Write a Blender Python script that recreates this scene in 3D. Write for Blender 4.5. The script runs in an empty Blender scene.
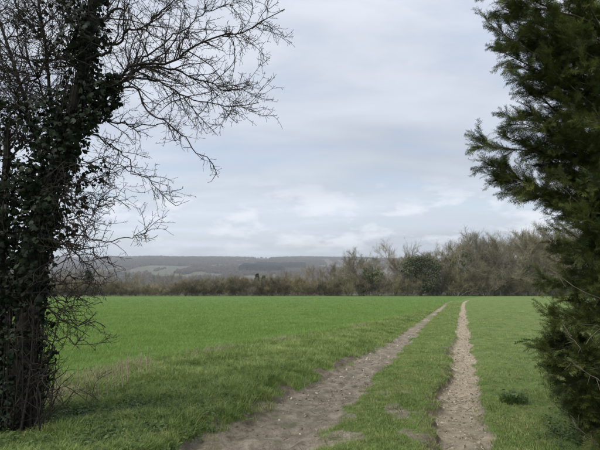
import bpy, math, random
import numpy as np
from math import radians, sin, cos, pi
sc = bpy.context.scene
COL = sc.collection
rng = np.random.default_rng(7)

# ------------------------------------------------------------------ camera
F = 455.0                       # focal length in pixels of the 600 px wide photograph
PITCH = math.atan((263 - 225) / F)
EYE = np.array([0.0, 0.0, 1.6])
cam = bpy.data.cameras.new('camera'); cam.sensor_width = 36; cam.lens = 36 * F / 600
cam.clip_start = 0.05; cam.clip_end = 20000
cam_o = bpy.data.objects.new('camera', cam); COL.objects.link(cam_o)
cam_o.location = EYE; cam_o.rotation_euler = (pi / 2 + PITCH, 0, 0)
sc.camera = cam_o

# ------------------------------------------------------------------ sky and sun
SUN_EL, SUN_AZ = radians(54), radians(-132)      # azimuth measured from +Y towards +X
w = bpy.data.worlds.new('World'); sc.world = w; w.use_nodes = True
def build_world():
    nt = w.node_tree; N = nt.nodes; L = nt.links; N.clear()
    out = N.new('ShaderNodeOutputWorld'); bg = N.new('ShaderNodeBackground'); bg.inputs[1].default_value = 0.1
    L.new(bg.outputs[0], out.inputs[0])
    sky = N.new('ShaderNodeTexSky'); sky.sky_type = 'NISHITA'; sky.sun_disc = False
    sky.sun_elevation = SUN_EL; sky.sun_rotation = SUN_AZ; sky.dust_density = 2.0
    tc = N.new('ShaderNodeTexCoord'); sep = N.new('ShaderNodeSeparateXYZ'); L.new(tc.outputs['Generated'], sep.inputs[0])
    def math_(op, a, b=None, clamp=False):
        n = N.new('ShaderNodeMath'); n.operation = op; n.use_clamp = clamp
        for i, v in enumerate((a, b)):
            if v is None: continue
            if isinstance(v, (int, float)): n.inputs[i].default_value = v
            else: L.new(v, n.inputs[i])
        return n.outputs[0]
    z = math_('MAXIMUM', sep.outputs['Z'], 0.0)
    den = math_('ADD', z, 0.16)
    comb = N.new('ShaderNodeCombineXYZ')
    L.new(math_('DIVIDE', sep.outputs['X'], den), comb.inputs[0]); L.new(math_('DIVIDE', sep.outputs['Y'], den), comb.inputs[1])
    def noise(vec, scale, detail, rough=0.55, dist=0.0, off=(0, 0, 0), st=(1, 1, 1)):
        m = N.new('ShaderNodeMapping'); m.inputs['Location'].default_value = off; m.inputs['Scale'].default_value = st
        L.new(vec, m.inputs[0])
        n = N.new('ShaderNodeTexNoise'); n.inputs['Scale'].default_value = scale; n.inputs['Detail'].default_value = detail
        n.inputs['Roughness'].default_value = rough; n.inputs['Distortion'].default_value = dist
        L.new(m.outputs[0], n.inputs['Vector']); return n.outputs['Fac']
    def ramp(fac, stops):
        r = N.new('ShaderNodeValToRGB'); e = r.color_ramp.elements
        while len(e) < len(stops): e.new(0.5)
        for el, (p, c) in zip(e, stops):
            el.position = p; el.color = (*c, 1) if not isinstance(c, float) else (c, c, c, 1)
        L.new(fac, r.inputs[0]); return r.outputs[0]
    def mix(fac, a, b, mode='MIX'):
        n = N.new('ShaderNodeMix'); n.data_type = 'RGBA'; n.blend_type = mode
        if isinstance(fac, float): n.inputs[0].default_value = fac
        else: L.new(fac, n.inputs[0])
        for i, v in ((6, a), (7, b)):
            if isinstance(v, tuple): n.inputs[i].default_value = (*v, 1)
            else: L.new(v, n.inputs[i])
        return n.outputs[2]
    big = noise(comb.outputs[0], 0.55, 4, 0.5, 0.4, (3.1, 1.7, 0), (0.55, 1, 1))
    fine = noise(comb.outputs[0], 1.9, 8, 0.55, 0.3, (7, 2, 0), (0.5, 1, 1))
    base = ramp(z, [(0.0, (2.82, 3.10, 3.44)), (0.10, (2.68, 2.95, 3.35)), (0.26, (2.52, 2.76, 3.22)), (0.45, (3.08, 3.28, 3.66)), (1.0, (3.5, 3.7, 4.08))])
    m1 = ramp(big, [(0.36, 0.84), (0.5, 0.99), (0.64, 1.11)])
    m2 = ramp(fine, [(0.34, 0.89), (0.66, 1.10)])
    c = mix(1.0, base, m1, 'MULTIPLY'); c = mix(1.0, c, m2, 'MULTIPLY')
    # thinner places let a little blue sky through
    gap = ramp(fine, [(0.28, 0.34), (0.50, 0.0)])
    c = mix(gap, c, sky.outputs[0])
    # small bright cumulus low over the horizon
    cu = noise(tc.outputs['Generated'], 9.0, 9, 0.60, 0.0, (0.35, 0.2, 0.13), (1, 1, 2.6))
    cu_m = ramp(cu, [(0.52, 0.0), (0.545, 0.35), (0.63, 1.0)])
    band = ramp(z, [(0.015, 0.35), (0.05, 1.0), (0.12, 0.85), (0.19, 0.0)])
    k = N.new('ShaderNodeMath'); k.operation = 'MULTIPLY'; L.new(cu_m, k.inputs[0]); L.new(band, k.inputs[1])
    k2 = N.new('ShaderNodeMath'); k2.operation = 'MULTIPLY'; L.new(k.outputs[0], k2.inputs[0]); k2.inputs[1].default_value = 0.95
    c = mix(k2.outputs[0], c, (3.75, 3.92, 4.2))
    L.new(c, bg.inputs[0])
build_world()
sun = bpy.data.lights.new('sun', 'SUN'); sun.energy = 1.5; sun.angle = radians(45); sun.color = (1.0, 0.96, 0.9)
sun_o = bpy.data.objects.new('sun', sun); COL.objects.link(sun_o)
sun_o.location = (-40, 20, 60); sun_o.rotation_euler = (pi / 2 - SUN_EL, 0, pi - SUN_AZ)
vs = sc.view_settings; vs.view_transform = 'Standard'; vs.look = 'None'; vs.gamma = 1.0; vs.exposure = 1.25; vs.use_curve_mapping = False
sc.cycles.volume_bounces = 1; sc.cycles.max_bounces = 8; sc.cycles.transparent_max_bounces = 8

# ------------------------------------------------------------------ helpers
def ray(px, py):
    d = np.array([(px - 300) / F, 1.0, -(py - 225) / F])
    y = d[1] * cos(PITCH) - d[2] * sin(PITCH); z = d[1] * sin(PITCH) + d[2] * cos(PITCH)
    return np.array([d[0], y, z])
def at(px, py, d):                       # the point at forward distance d that the photograph shows at (px, py)
    r = ray(px, py); return EYE + r * (d / r[1])

def _hash(ix, iy, s):
    h = (ix.astype(np.int64) * 374761393 + iy.astype(np.int64) * 668265263 + s * 974711) & 0x7fffffff
    h = ((h ^ (h >> 13)) * 1274126177) & 0x7fffffff
    return ((h ^ (h >> 16)) & 0xffff) / 65535.0
def vnoise(x, y, s=0):
    x = np.asarray(x, float); y = np.asarray(y, float)
    ix = np.floor(x); iy = np.floor(y); fx = x - ix; fy = y - iy
    fx = fx * fx * (3 - 2 * fx); fy = fy * fy * (3 - 2 * fy)
    a = _hash(ix, iy, s); b = _hash(ix + 1, iy, s); c = _hash(ix, iy + 1, s); d = _hash(ix + 1, iy + 1, s)
    return (a + (b - a) * fx) * (1 - fy) + (c + (d - c) * fx) * fy
def fbm(x, y, s=0, o=4):
    t = 0; a = 0.5; n = 0
    for i in range(o):
        t = t + a * vnoise(x * 2 ** i, y * 2 ** i, s + i * 17); n += a; a *= 0.5
    return t / n
def sstep(a, b, x):
    t = np.clip((x - a) / (b - a), 0, 1); return t * t * (3 - 2 * t)

# ---- where the track, the verge and the crop lie
def track_x(y):
    y = np.minimum(np.asarray(y, float), 140); return 0.355 * y + 0.0016 * np.clip(y - 50, 0, None) ** 2
def crop_edge(y):
    return np.interp(y, [-30, 0, 5, 6.5, 7.7, 9.1, 10.7, 14.6, 22.75, 36, 55, 80, 140], [-8, -5.0, -3.6, -3.4, -3.25, -3.0, -2.1, 0.0, 4.6, 10.2, 17.6, 28.6, 57])
def field_end(x): return 128 + 4 * np.sin(np.asarray(x) * 0.02) + np.clip(-np.asarray(x) - 20, 0, 80) * -0.12
def ruts(x, y):
    x = np.asarray(x, float); y = np.asarray(y, float)
    u = x - track_x(y) + 0.10 * (fbm(x * 0.9, y * 0.5, 3, 3) - 0.5) + 0.26 * (vnoise(x * 3.5, y * 2.5, 5) - 0.5) + 0.15 * (vnoise(x * 11, y * 11, 6) - 0.5)
    near = np.exp(-np.clip(y - 3, 0, None) / 7)
    hl = 0.30 + 0.44 * near + 0.10 * (fbm(x * 0.3, y * 0.3, 11) - 0.5)
    hr = 0.26 + 0.12 * near
    L_ = 1 - sstep(hl - 0.10, hl + 0.08, np.abs(u + 2.02 + 0.20 * near))
    R_ = np.where(u < -0.05, 1 - sstep(hr - 0.03, hr + 0.07, np.abs(u + 0.05)), 1 - sstep(hr - 0.10, hr + 0.10, np.abs(u + 0.05)))
    fade = 1 - sstep(60, 105, y)
    patch = sstep(0.40, 0.62, fbm(x * 0.7, y * 0.35, 23, 4))
    L_ = L_ * (1 - 0.55 * sstep(9, 26, y) * (1 - patch)) * fade
    R_ = R_ * (1 - 0.6 * sstep(40, 80, y) * (1 - patch)) * fade
    return L_, R_, u
def base_h(x, y):
    x = np.asarray(x, float); y = np.asarray(y, float)
    z = np.interp(y, [-400, -60, 0, 130, 145, 200, 300, 450, 800, 1400, 1900, 2400, 3000, 3600, 4300, 6000, 9000],
                  [6, 2.6, 0, -7.67, -8.6, -14, -27, -44, -62, -66, -52, -26, 6, 33, 40, 30, 10])
    wood = sstep(10, 60, x) * (1 - sstep(500, 900, y))           # the wood on the right stands on a shoulder of the hill
    z = np.where(y > 130, z * (1 - wood) + wood * (-7.67 - 0.03 * (y - 130)), z)
    far = sstep(500, 1800, y)
    z = z + far * ((fbm(x / 900 + 5, y / 900, 31, 4) - 0.5) * 60)
    z = z + sstep(2500, 3800, y) * (10 * np.sin(x / 700 + 0.6) + sstep(-900, -200, x) * 6)
    return z
def ground_h(x, y):
    x = np.asarray(x, float); y = np.asarray(y, float)
    z = base_h(x, y)
    n = 1 - sstep(100, 135, y)
    Lr, Rr, u = ruts(x, y)
    z = z + n * 0.10 * (fbm(x * 0.12, y * 0.12, 41, 3) - 0.5)
    verge = sstep(2.50, 3.3, -u) * (1 - 0.55 * sstep(0.3, 1.5, crop_edge(y) - x) ) * (1 - sstep(20, 60, y))
    rough = fbm(x * 9, y * 9, 51, 3) - 0.5
    z = z + 0.15 * verge + n * (0.03 + 0.03 * verge) * rough
    crown = np.exp(-((u + 1.0) / 0.55) ** 2)
    z = z + n * (0.03 * crown - 0.055 * Lr - 0.10 * Rr)
    uu = x - track_x(y); z = z + n * (Lr + Rr) * (0.085 * (fbm(x * 6, y * 5, 61, 5) - 0.5) + 0.075 * (fbm(uu * 8, y * 0.6, 71, 2) - 0.5))
    return z
def ground_at(px, py, dmin=1.0, dmax=6000):
    r = ray(px, py); r = r / r[1]; d = dmin
    while d < dmax:
        p = EYE + r * d
        if p[2] <= ground_h(p[0], p[1]): return p
        d *= 1.004
    return EYE + r * dmax

# ---- meshes
def mk_mesh(name, v, faces, attrs=None, smooth=False, mat_idx=None):
    me = bpy.data.meshes.new(name)
    v = np.asarray(v, np.float32); faces = np.asarray(faces, np.int32)
    k = faces.shape[1]
    me.vertices.add(len(v)); me.vertices.foreach_set('co', v.ravel())
    me.loops.add(faces.size); me.loops.foreach_set('vertex_index', faces.ravel())
    me.polygons.add(len(faces)); me.polygons.foreach_set('loop_start', np.arange(0, faces.size, k, dtype=np.int32))
    if smooth: me.polygons.foreach_set('use_smooth', np.ones(len(faces), bool))
    for an, av in (attrs or {}).items():
        av = np.asarray(av, np.float32); ty = 'FLOAT' if av.ndim == 1 else 'FLOAT_VECTOR'
        a = me.attributes.new(an, ty, 'POINT'); a.data.foreach_set('value' if av.ndim == 1 else 'vector', av.ravel())
    me.update(); me.validate()
    return me
def put(name, me, mat, parent=None, **props):
    o = bpy.data.objects.new(name, me); COL.objects.link(o)
    if mat and not me.materials: me.materials.append(mat)
    if parent: o.parent = parent
    for k, v in props.items(): o[k] = v
    return o
def thing(name, label, cat, loc, group=None, rz=0, s=1.0):
    o = bpy.data.objects.new(name, None); COL.objects.link(o); o.empty_display_size = 0.2
    o.location = loc; o.rotation_euler = (0, 0, rz); o.scale = (s, s, s) if isinstance(s, (int, float)) else s
    o['label'] = label; o['category'] = cat
    if group: o['group'] = group
    return o
class Geo:                                # collects triangles
    def __init__(s): s.v = []; s.f = []; s.n = 0
    def add(s, v, f):
        v = np.asarray(v, float).reshape(-1, 3); s.v.append(v); s.f.append(np.asarray(f, int) + s.n); s.n += len(v)
    def mesh(s, name, off=(0, 0, 0), smooth=False):
        return mk_mesh(name, np.concatenate(s.v) - np.asarray(off, float), np.concatenate(s.f), smooth=smooth)
def tubes(geo, polys, sides=5):
    by = {}
    for p, r in polys: by.setdefault(len(p), []).append((p, r))
    for n, ls in by.items():
        P = np.array([p for p, r in ls], float); R = np.array([r for p, r in ls], float)
        T = np.gradient(P, axis=1); T /= np.linalg.norm(T, axis=2, keepdims=True) + 1e-9
        ref = np.where(np.abs(T[..., 2:3]) > 0.9, np.array([1.0, 0, 0]), np.array([0, 0, 1.0]))
        A = np.cross(T, ref); A /= np.linalg.norm(A, axis=2, keepdims=True) + 1e-9; B = np.cross(T, A)
        a = np.arange(sides) * 2 * pi / sides
        V = P[:, :, None] + R[:, :, None, None] * (np.cos(a)[None, None, :, None] * A[:, :, None] + np.sin(a)[None, None, :, None] * B[:, :, None])
        m = len(ls); i = np.arange(n - 1)[:, None] * sides; j = np.arange(sides)[None]; j2 = (j + 1) % sides
        q = np.stack([i + j, i + j2, i + sides + j2, i + sides + j], -1).reshape(-1, 4)
        t = np.concatenate([q[:, [0, 1, 2]], q[:, [0, 2, 3]]])
        f = (t[None] + (np.arange(m) * n * sides)[:, None, None]).reshape(-1, 3)
        geo.add(V.reshape(-1, 3), f)
def stamp(geo, pv, pf, M, T):             # copies of a small shape: M (n,3,3), T (n,3)
    V = np.einsum('nij,vj->nvi', M, pv) + T[:, None]
    f = (pf[None] + (np.arange(len(T)) * len(pv))[:, None, None]).reshape(-1, 3)
    geo.add(V.reshape(-1, 3), f)
def unit(v): v = np.asarray(v, float); return v / (np.linalg.norm(v, axis=-1, keepdims=True) + 1e-9)
def frames(d, up_hint, rg, roll=0.5):     # matrices whose columns are side, along d, normal
    d = unit(d); s = unit(np.cross(d, up_hint) + 1e-4); n = np.cross(s, d)
    a = rg.normal(0, roll, len(d))[:, None]; s2 = s * np.cos(a) + n * np.sin(a); n2 = np.cross(s2, d)
    return np.stack([s2, d, n2], -1)
def grow(p, d, length, n, wander, rg, up=0.0):
    pts = [np.array(p, float)]; d = unit(d); st = length / (n - 1)
    for i in range(n - 1):
        d = unit(d + rg.normal(0, wander, 3) + np.array([0, 0, up])); pts.append(pts[-1] + d * st)
    return np.array(pts)
def resample(p, n):
    p = np.asarray(p, float); s = np.concatenate([[0], np.cumsum(np.linalg.norm(np.diff(p, axis=0), axis=1))]); t = np.linspace(0, s[-1], n)
    q = np.stack([np.interp(t, s, p[:, i]) for i in range(3)], 1)
    for _ in range(2): q[1:-1] = 0.25 * q[:-2] + 0.5 * q[1:-1] + 0.25 * q[2:]
    return q
def perp_dir(d, ang, rg):
    d = unit(d); a = unit(np.cross(d, unit(rg.normal(size=3)))); return d * cos(ang) + a * sin(ang)

# ---- materials
class NT:
    def __init__(s, name):
        s.m = bpy.data.materials.new(name); s.m.use_nodes = True; s.t = s.m.node_tree; s.N = s.t.nodes; s.L = s.t.links
        s.N.clear(); s.out = s.N.new('ShaderNodeOutputMaterial'); s.b = s.N.new('ShaderNodeBsdfPrincipled')
        s.L.new(s.b.outputs[0], s.out.inputs[0]); s.b.inputs['Specular IOR Level'].default_value = 0.25
        s.geo = s.N.new('ShaderNodeNewGeometry'); s.P = s.geo.outputs['Position']
    def link(s, a, b): s.L.new(a, b)
    def set(s, sock, v):
        if isinstance(v, (int, float)): sock.default_value = v
        elif isinstance(v, tuple): sock.default_value = (*v, 1) if len(sock.default_value) == 4 else v
        else: s.L.new(v, sock)
    def noise(s, scale, detail=4, rough=0.55, vec=None, st=None):
        v = vec or s.P
        if st:
            m = s.N.new('ShaderNodeMapping'); m.inputs['Scale'].default_value = st; s.L.new(v, m.inputs[0]); v = m.outputs[0]
        n = s.N.new('ShaderNodeTexNoise'); n.inputs['Scale'].default_value = scale; n.inputs['Detail'].default_value = detail
        n.inputs['Roughness'].default_value = rough; s.L.new(v, n.inputs['Vector']); return n.outputs['Fac']
    def voronoi(s, scale, out='Color', vec=None, st=None, rnd=1.0):
        v = vec or s.P
        if st:
            m = s.N.new('ShaderNodeMapping'); m.inputs['Scale'].default_value = st; s.L.new(v, m.inputs[0]); v = m.outputs[0]
        n = s.N.new('ShaderNodeTexVoronoi'); n.inputs['Scale'].default_value = scale; n.inputs['Randomness'].default_value = rnd
        s.L.new(v, n.inputs['Vector']); return n.outputs[out]
    def ramp(s, fac, stops, interp='LINEAR'):
        r = s.N.new('ShaderNodeValToRGB'); r.color_ramp.interpolation = interp; e = r.color_ramp.elements
        while len(e) < len(stops): e.new(0.5)
        for el, (p, c) in zip(e, stops):
            el.position = p; el.color = (c, c, c, 1) if isinstance(c, (int, float)) else (*c, 1)
        s.L.new(fac, r.inputs[0]); return r.outputs[0]
    def mix(s, fac, a, b, mode='MIX'):
        n = s.N.new('ShaderNodeMix'); n.data_type = 'RGBA'; n.blend_type = mode
        s.set(n.inputs[0], fac); s.set(n.inputs[6], a); s.set(n.inputs[7], b); return n.outputs[2]
    def math(s, op, a, b=0.0, clamp=False):
        n = s.N.new('ShaderNodeMath'); n.operation = op; n.use_clamp = clamp; s.set(n.inputs[0], a); s.set(n.inputs[1], b); return n.outputs[0]
    def attr(s, name):
        a = s.N.new('ShaderNodeAttribute'); a.attribute_name = name; return a.outputs['Fac']
    def rand(s): return s.N.new('ShaderNodeObjectInfo').outputs['Random']
    def bump(s, h, strength, dist):
        b = s.N.new('ShaderNodeBump'); b.inputs['Strength'].default_value = strength; b.inputs['Distance'].default_value = dist
        s.L.new(h, b.inputs['Height']); s.L.new(b.outputs[0], s.b.inputs['Normal'])
    def done(s, col, rough=0.85):
        s.set(s.b.inputs['Base Color'], col); s.set(s.b.inputs['Roughness'], rough); return s.m
def mat_bark(name, a, b, scale, rough=0.9):
    t = NT(name); f = t.noise(scale, 5, 0.6); t.bump(f, 0.5, 0.01)
    return t.done(t.ramp(f, [(0.3, a), (0.7, b)]), rough)
def mat_twig(name, a, b, scale=0.35):     # far crowns: tint wanders through the crown and from tree to tree
    t = NT(name); f = t.noise(scale, 3); r = t.rand()
    c = t.ramp(f, [(0.35, a), (0.65, b)])
    k = t.ramp(r, [(0.0, (0.78, 0.80, 0.84)), (0.5, (1.0, 0.98, 0.94)), (1.0, (1.22, 1.14, 0.98))])
    return t.done(t.mix(1.0, c, k, 'MULTIPLY'), 0.95)
def mat_leaf(name, stops, scale, transl=0.3, rough=0.55, use_rand=True, spec=0.3):
    t = NT(name); f = t.noise(scale, 3)
    if use_rand:
        f = t.math('ADD', t.math('MULTIPLY', f, 0.6), t.math('MULTIPLY', t.rand(), 0.4))
    c = t.ramp(f, stops); t.done(c, rough); t.b.inputs['Specular IOR Level'].default_value = spec
    tr = t.N.new('ShaderNodeBsdfTranslucent'); t.L.new(c, tr.inputs[0]); mx = t.N.new('ShaderNodeMixShader'); mx.inputs[0].default_value = transl
    t.L.new(t.b.outputs[0], mx.inputs[1]); t.L.new(tr.outputs[0], mx.inputs[2]); t.L.new(mx.outputs[0], t.out.inputs[0]); return t.m

def ground_material():
    t = NT('earth_and_grass')
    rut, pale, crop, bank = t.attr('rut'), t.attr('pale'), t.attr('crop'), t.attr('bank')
    big = t.noise(0.35, 4); mid = t.noise(2.2, 5); fine = t.noise(22, 5, 0.65); vf = t.noise(90, 3, 0.6)
    # meadow grass: worn, mossy, with straw
    g = t.ramp(mid, [(0.30, (0.068, 0.112, 0.026)), (0.5, (0.118, 0.185, 0.042)), (0.68, (0.170, 0.220, 0.068))])
    straw = t.ramp(t.math('ADD', t.math('MULTIPLY', fine, 0.6), t.math('MULTIPLY', big, 0.4)), [(0.53, 0.0), (0.66, 0.65)])
    g = t.mix(straw, g, (0.19, 0.185, 0.09))
    thin = t.ramp(t.math('ADD', t.math('MULTIPLY', t.noise(6, 5, 0.65), 0.7), t.math('MULTIPLY', mid, 0.3)), [(0.54, 0.0), (0.62, 0.8)])
    g = t.mix(thin, g, (0.13, 0.105, 0.075))
    # young crop: long drill rows, slightly uneven
    rows = t.noise(1.0, 3, 0.5, st=(0.35, 2.6, 1)); cb = t.noise(0.06, 3)
    c = t.ramp(rows, [(0.35, (0.080, 0.138, 0.030)), (0.65, (0.106, 0.172, 0.037))])
    c = t.mix(t.ramp(cb, [(0.4, 0.0), (0.65, 0.6)]), c, (0.098, 0.168, 0.040))
    c = t.mix(t.ramp(fine, [(0.35, 0.5), (0.55, 0.0)]), c, (0.055, 0.105, 0.022))
    cropm = t.ramp(t.math('ADD', crop, t.math('MULTIPLY', t.math('SUBTRACT', mid, 0.5), 0.5)), [(0.45, 0.0), (0.55, 1.0)])
    g = t.mix(cropm, g, c)
    # soil of the ruts with pale flinty grit
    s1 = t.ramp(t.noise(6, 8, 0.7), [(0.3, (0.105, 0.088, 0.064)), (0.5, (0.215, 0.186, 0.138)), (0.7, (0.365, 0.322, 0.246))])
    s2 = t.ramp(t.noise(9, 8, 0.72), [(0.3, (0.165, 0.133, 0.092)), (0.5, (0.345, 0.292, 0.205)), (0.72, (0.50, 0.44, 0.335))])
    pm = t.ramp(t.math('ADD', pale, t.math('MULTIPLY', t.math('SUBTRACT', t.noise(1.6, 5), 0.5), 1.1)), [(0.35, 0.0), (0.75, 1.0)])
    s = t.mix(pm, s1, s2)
    vd = t.voronoi(38, 'Distance'); vc = t.voronoi(38, 'Color')
    grit = t.math('MULTIPLY', t.ramp(vd, [(0.22, 1.0), (0.34, 0.0)]), t.ramp(vc, [(0.66, 0.0), (0.72, 0.45)]))
    s = t.mix(grit, s, (0.46, 0.41, 0.33))
    moss = t.ramp(t.noise(3.2, 5, 0.6), [(0.56, 0.0), (0.66, 0.5)]); s = t.mix(moss, s, (0.105, 0.120, 0.050))
    dark = t.mix(1.0, s1, (0.45, 0.40, 0.36), 'MULTIPLY')
    s = t.mix(bank, s, dark)  # darker bank soil; on the right rut it also carries painted shade
    edge = t.math('ADD', rut, t.math('MULTIPLY', t.math('SUBTRACT', fine, 0.5), 0.9))
    rm = t.ramp(edge, [(0.32, 0.0), (0.5, 1.0)])
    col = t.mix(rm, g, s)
    h = t.math('ADD', t.math('MULTIPLY', fine, 0.8), t.math('MULTIPLY', vf, 0.35)); h = t.math('ADD', h, t.math('MULTIPLY', grit, 0.25))
    t.bump(h, 1.0, 0.05)
    return t.done(col, 0.92)
def hills_material():
    t = NT('valley_land')
    cell = t.voronoi(1 / 260, 'Color', st=(1.0, 0.55, 0.0)); sepn = t.N.new('ShaderNodeSeparateColor'); t.L.new(cell, sepn.inputs[0])
    c = t.ramp(sepn.outputs[0], [(0.0, (0.085, 0.075, 0.055)), (0.36, (0.080, 0.100, 0.050)), (0.50, (0.130, 0.106, 0.082)), (0.64, (0.085, 0.072, 0.055)), (0.90, (0.090, 0.140, 0.055))], 'CONSTANT')
    hedge = t.ramp(t.noise(1 / 60, 5), [(0.40, 0.9), (0.58, 0.0)]); c = t.mix(hedge, c, (0.075, 0.065, 0.048))
    rough = t.ramp(t.attr('scrub'), [(0.3, 0.0), (0.7, 1.0)]); c = t.mix(rough, c, t.ramp(t.noise(1 / 6, 5), [(0.3, (0.045, 0.045, 0.025)), (0.7, (0.10, 0.09, 0.05))]))
    return t.done(c, 0.95)
M_GROUND = ground_material(); M_HILL = hills_material()

# ------------------------------------------------------------------ the ground: one sheet, split where its cover changes
def build_ground():
    def side(r, lim):
        o = [0.0]; st = 0.035
        while o[-1] < lim: o.append(o[-1] + st); st = min(st * r, 400)
        return np.array(o[1:])
    mid_ = np.arange(-3.3, 1.0, 0.035); U = np.concatenate([(-3.3 - side(1.045, 7000))[::-1], mid_, mid_[-1] + side(1.045, 7000)])
    Y = [2.2]
    while Y[-1] < 9000: Y.append(Y[-1] + max(0.035, 0.0125 * Y[-1]) if Y[-1] < 160 else Y[-1] * 1.03)
    Yb = [2.2]; st = 0.06
    while Yb[-1] > -300: Yb.append(Yb[-1] - st); st *= 1.12
    Y = np.array(Yb[1:][::-1] + Y)
    yy, uu = np.meshgrid(Y, U, indexing='ij'); xx = uu + track_x(yy)
    zz = ground_h(xx, yy)
    Lr, Rr, u = ruts(xx, yy)
    fe = field_end(xx)
    crop = sstep(-0.1, 0.25, crop_edge(yy) - xx + 0.35 * (vnoise(xx * 2.2, yy * 2.2, 81) - 0.5)) * (1 - sstep(-0.8, 0.2, yy - fe)) * (yy > -60)
    bankL = np.exp(-((u + 2.55 + 0.35 * np.exp(-np.clip(yy - 3, 0, None) / 7)) / 0.15) ** 2) * sstep(0.38, 0.55, fbm(xx * 3.6, yy * 3.0, 91, 4)) * (1 - sstep(12, 22, yy))
    bankR = np.exp(-((u + 0.42) / 0.12) ** 2) * (1 - sstep(11, 20, yy)) * sstep(0.3, 0.5, fbm(xx * 1.1, yy * 0.5, 95, 3))  # dark soil cut, with the shade of this right-facing bank painted in
    soil = np.maximum(np.maximum(Lr, Rr), np.maximum(bankL, bankR * 0.9))
    # worn patches in the middle strip near the gateway
    worn = sstep(0.50, 0.66, fbm(xx * 3.2, yy * 2.4, 101, 5)) * np.exp(-((u + 1.0) / 0.9) ** 2) * (1 - sstep(5.0, 11, yy))
    soil = np.maximum(soil, 0.75 * worn)
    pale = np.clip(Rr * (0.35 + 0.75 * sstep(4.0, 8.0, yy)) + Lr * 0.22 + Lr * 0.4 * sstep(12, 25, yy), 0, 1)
    scrub = 1 - sstep(500, 800, yy)
    v = np.stack([xx, yy, zz], -1).reshape(-1, 3)
    n, m = xx.shape; idx = np.arange(n * m).reshape(n, m)
    q = np.stack([idx[:-1, :-1], idx[:-1, 1:], idx[1:, 1:], idx[1:, :-1]], -1).reshape(-1, 4)
    fc = lambda a: (a[:-1, :-1] + a[1:, 1:]).ravel() / 2
    f_soil, f_crop, f_y, f_fe = fc(np.maximum(Lr, Rr)), fc(crop), fc(yy), fc(fe)
    sel_h = f_y > 134; sel_t = (~sel_h) & (f_soil > 0.45); sel_c = (~sel_h) & (~sel_t) & (f_crop > 0.5); sel_g = ~(sel_h | sel_t | sel_c)
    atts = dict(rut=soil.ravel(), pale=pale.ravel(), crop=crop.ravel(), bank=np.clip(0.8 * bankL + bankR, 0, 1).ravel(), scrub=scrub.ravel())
    for nm, sel, mat, lab in (('ground', sel_g, M_GROUND, 'worn olive grass verge and strip around the wheel ruts'), ('crop_field', sel_c, M_GROUND, 'smooth bright green field of young crop sloping down to the hedge'),
                         ('dirt_track', sel_t, M_GROUND, 'pair of bare earth wheel ruts running down beside the field'), ('hills', sel_h, M_HILL, 'hazy brown and green valley and hills beyond the hedge')):
        f = q[sel]; used = np.unique(f); rm = np.zeros(len(v), int); rm[used] = np.arange(len(used))
        put(nm, mk_mesh(nm, v[used], rm[f], {k: a[used] for k, a in atts.items()}, smooth=True), mat, kind='structure', label=lab)
build_ground()

# ------------------------------------------------------------------ instanced ground cover (what nobody could count)
def instancer(name, pts, rot, scl, protos, mat, label, cat):
    n = len(pts); me = bpy.data.meshes.new(name); me.vertices.add(n); me.vertices.foreach_set('co', np.asarray(pts, np.float32).ravel())
    for an, ty, fld, av in (('rot', 'FLOAT_VECTOR', 'vector', rot), ('scl', 'FLOAT_VECTOR', 'vector', scl), ('pick', 'INT', 'value', rng.integers(0, len(protos), n))):
        a = me.attributes.new(an, ty, 'POINT'); a.data.foreach_set(fld, np.asarray(av, np.int32 if ty == 'INT' else np.float32).ravel())
    ng = bpy.data.node_groups.new(name, 'GeometryNodeTree')
    ng.interface.new_socket('Geometry', in_out='INPUT', socket_type='NodeSocketGeometry'); ng.interface.new_socket('Geometry', in_out='OUTPUT', socket_type='NodeSocketGeometry')
    N, L = ng.nodes, ng.links; gi = N.new('NodeGroupInput'); go = N.new('NodeGroupOutput'); jn = N.new('GeometryNodeJoinGeometry')
    def named(nm, ty):
        a = N.new('GeometryNodeInputNamedAttribute'); a.data_type = ty; a.inputs['Name'].default_value = nm; return a.outputs['Attribute']
    R_, S_, K_ = named('rot', 'FLOAT_VECTOR'), named('scl', 'FLOAT_VECTOR'), named('pick', 'INT')
    for k, pm in enumerate(protos):
        po = bpy.data.objects.new(name + '_piece', pm)
        if not pm.materials: pm.materials.append(mat)
        oi = N.new('GeometryNodeObjectInfo'); oi.inputs['Object'].default_value = po; oi.inputs['As Instance'].default_value = True
        cp = N.new('FunctionNodeCompare'); cp.data_type = 'INT'; cp.operation = 'EQUAL'
        ins = [i for i in cp.inputs if i.type == 'INT']; L.new(K_, ins[0]); ins[1].default_value = k
        ip = N.new('GeometryNodeInstanceOnPoints'); L.new(gi.outputs[0], ip.inputs['Points']); L.new(cp.outputs[0], ip.inputs['Selection'])
        L.new(oi.outputs['Geometry'], ip.inputs['Instance']); L.new(R_, ip.inputs['Rotation']); L.new(S_, ip.inputs['Scale']); L.new(ip.outputs[0], jn.inputs[0])
    L.new(jn.outputs[0], go.inputs[0])
    o = put(name, me, mat, kind='stuff', label=label, category=cat); md = o.modifiers.new('scatter', 'NODES'); md.node_group = ng; return o
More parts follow.
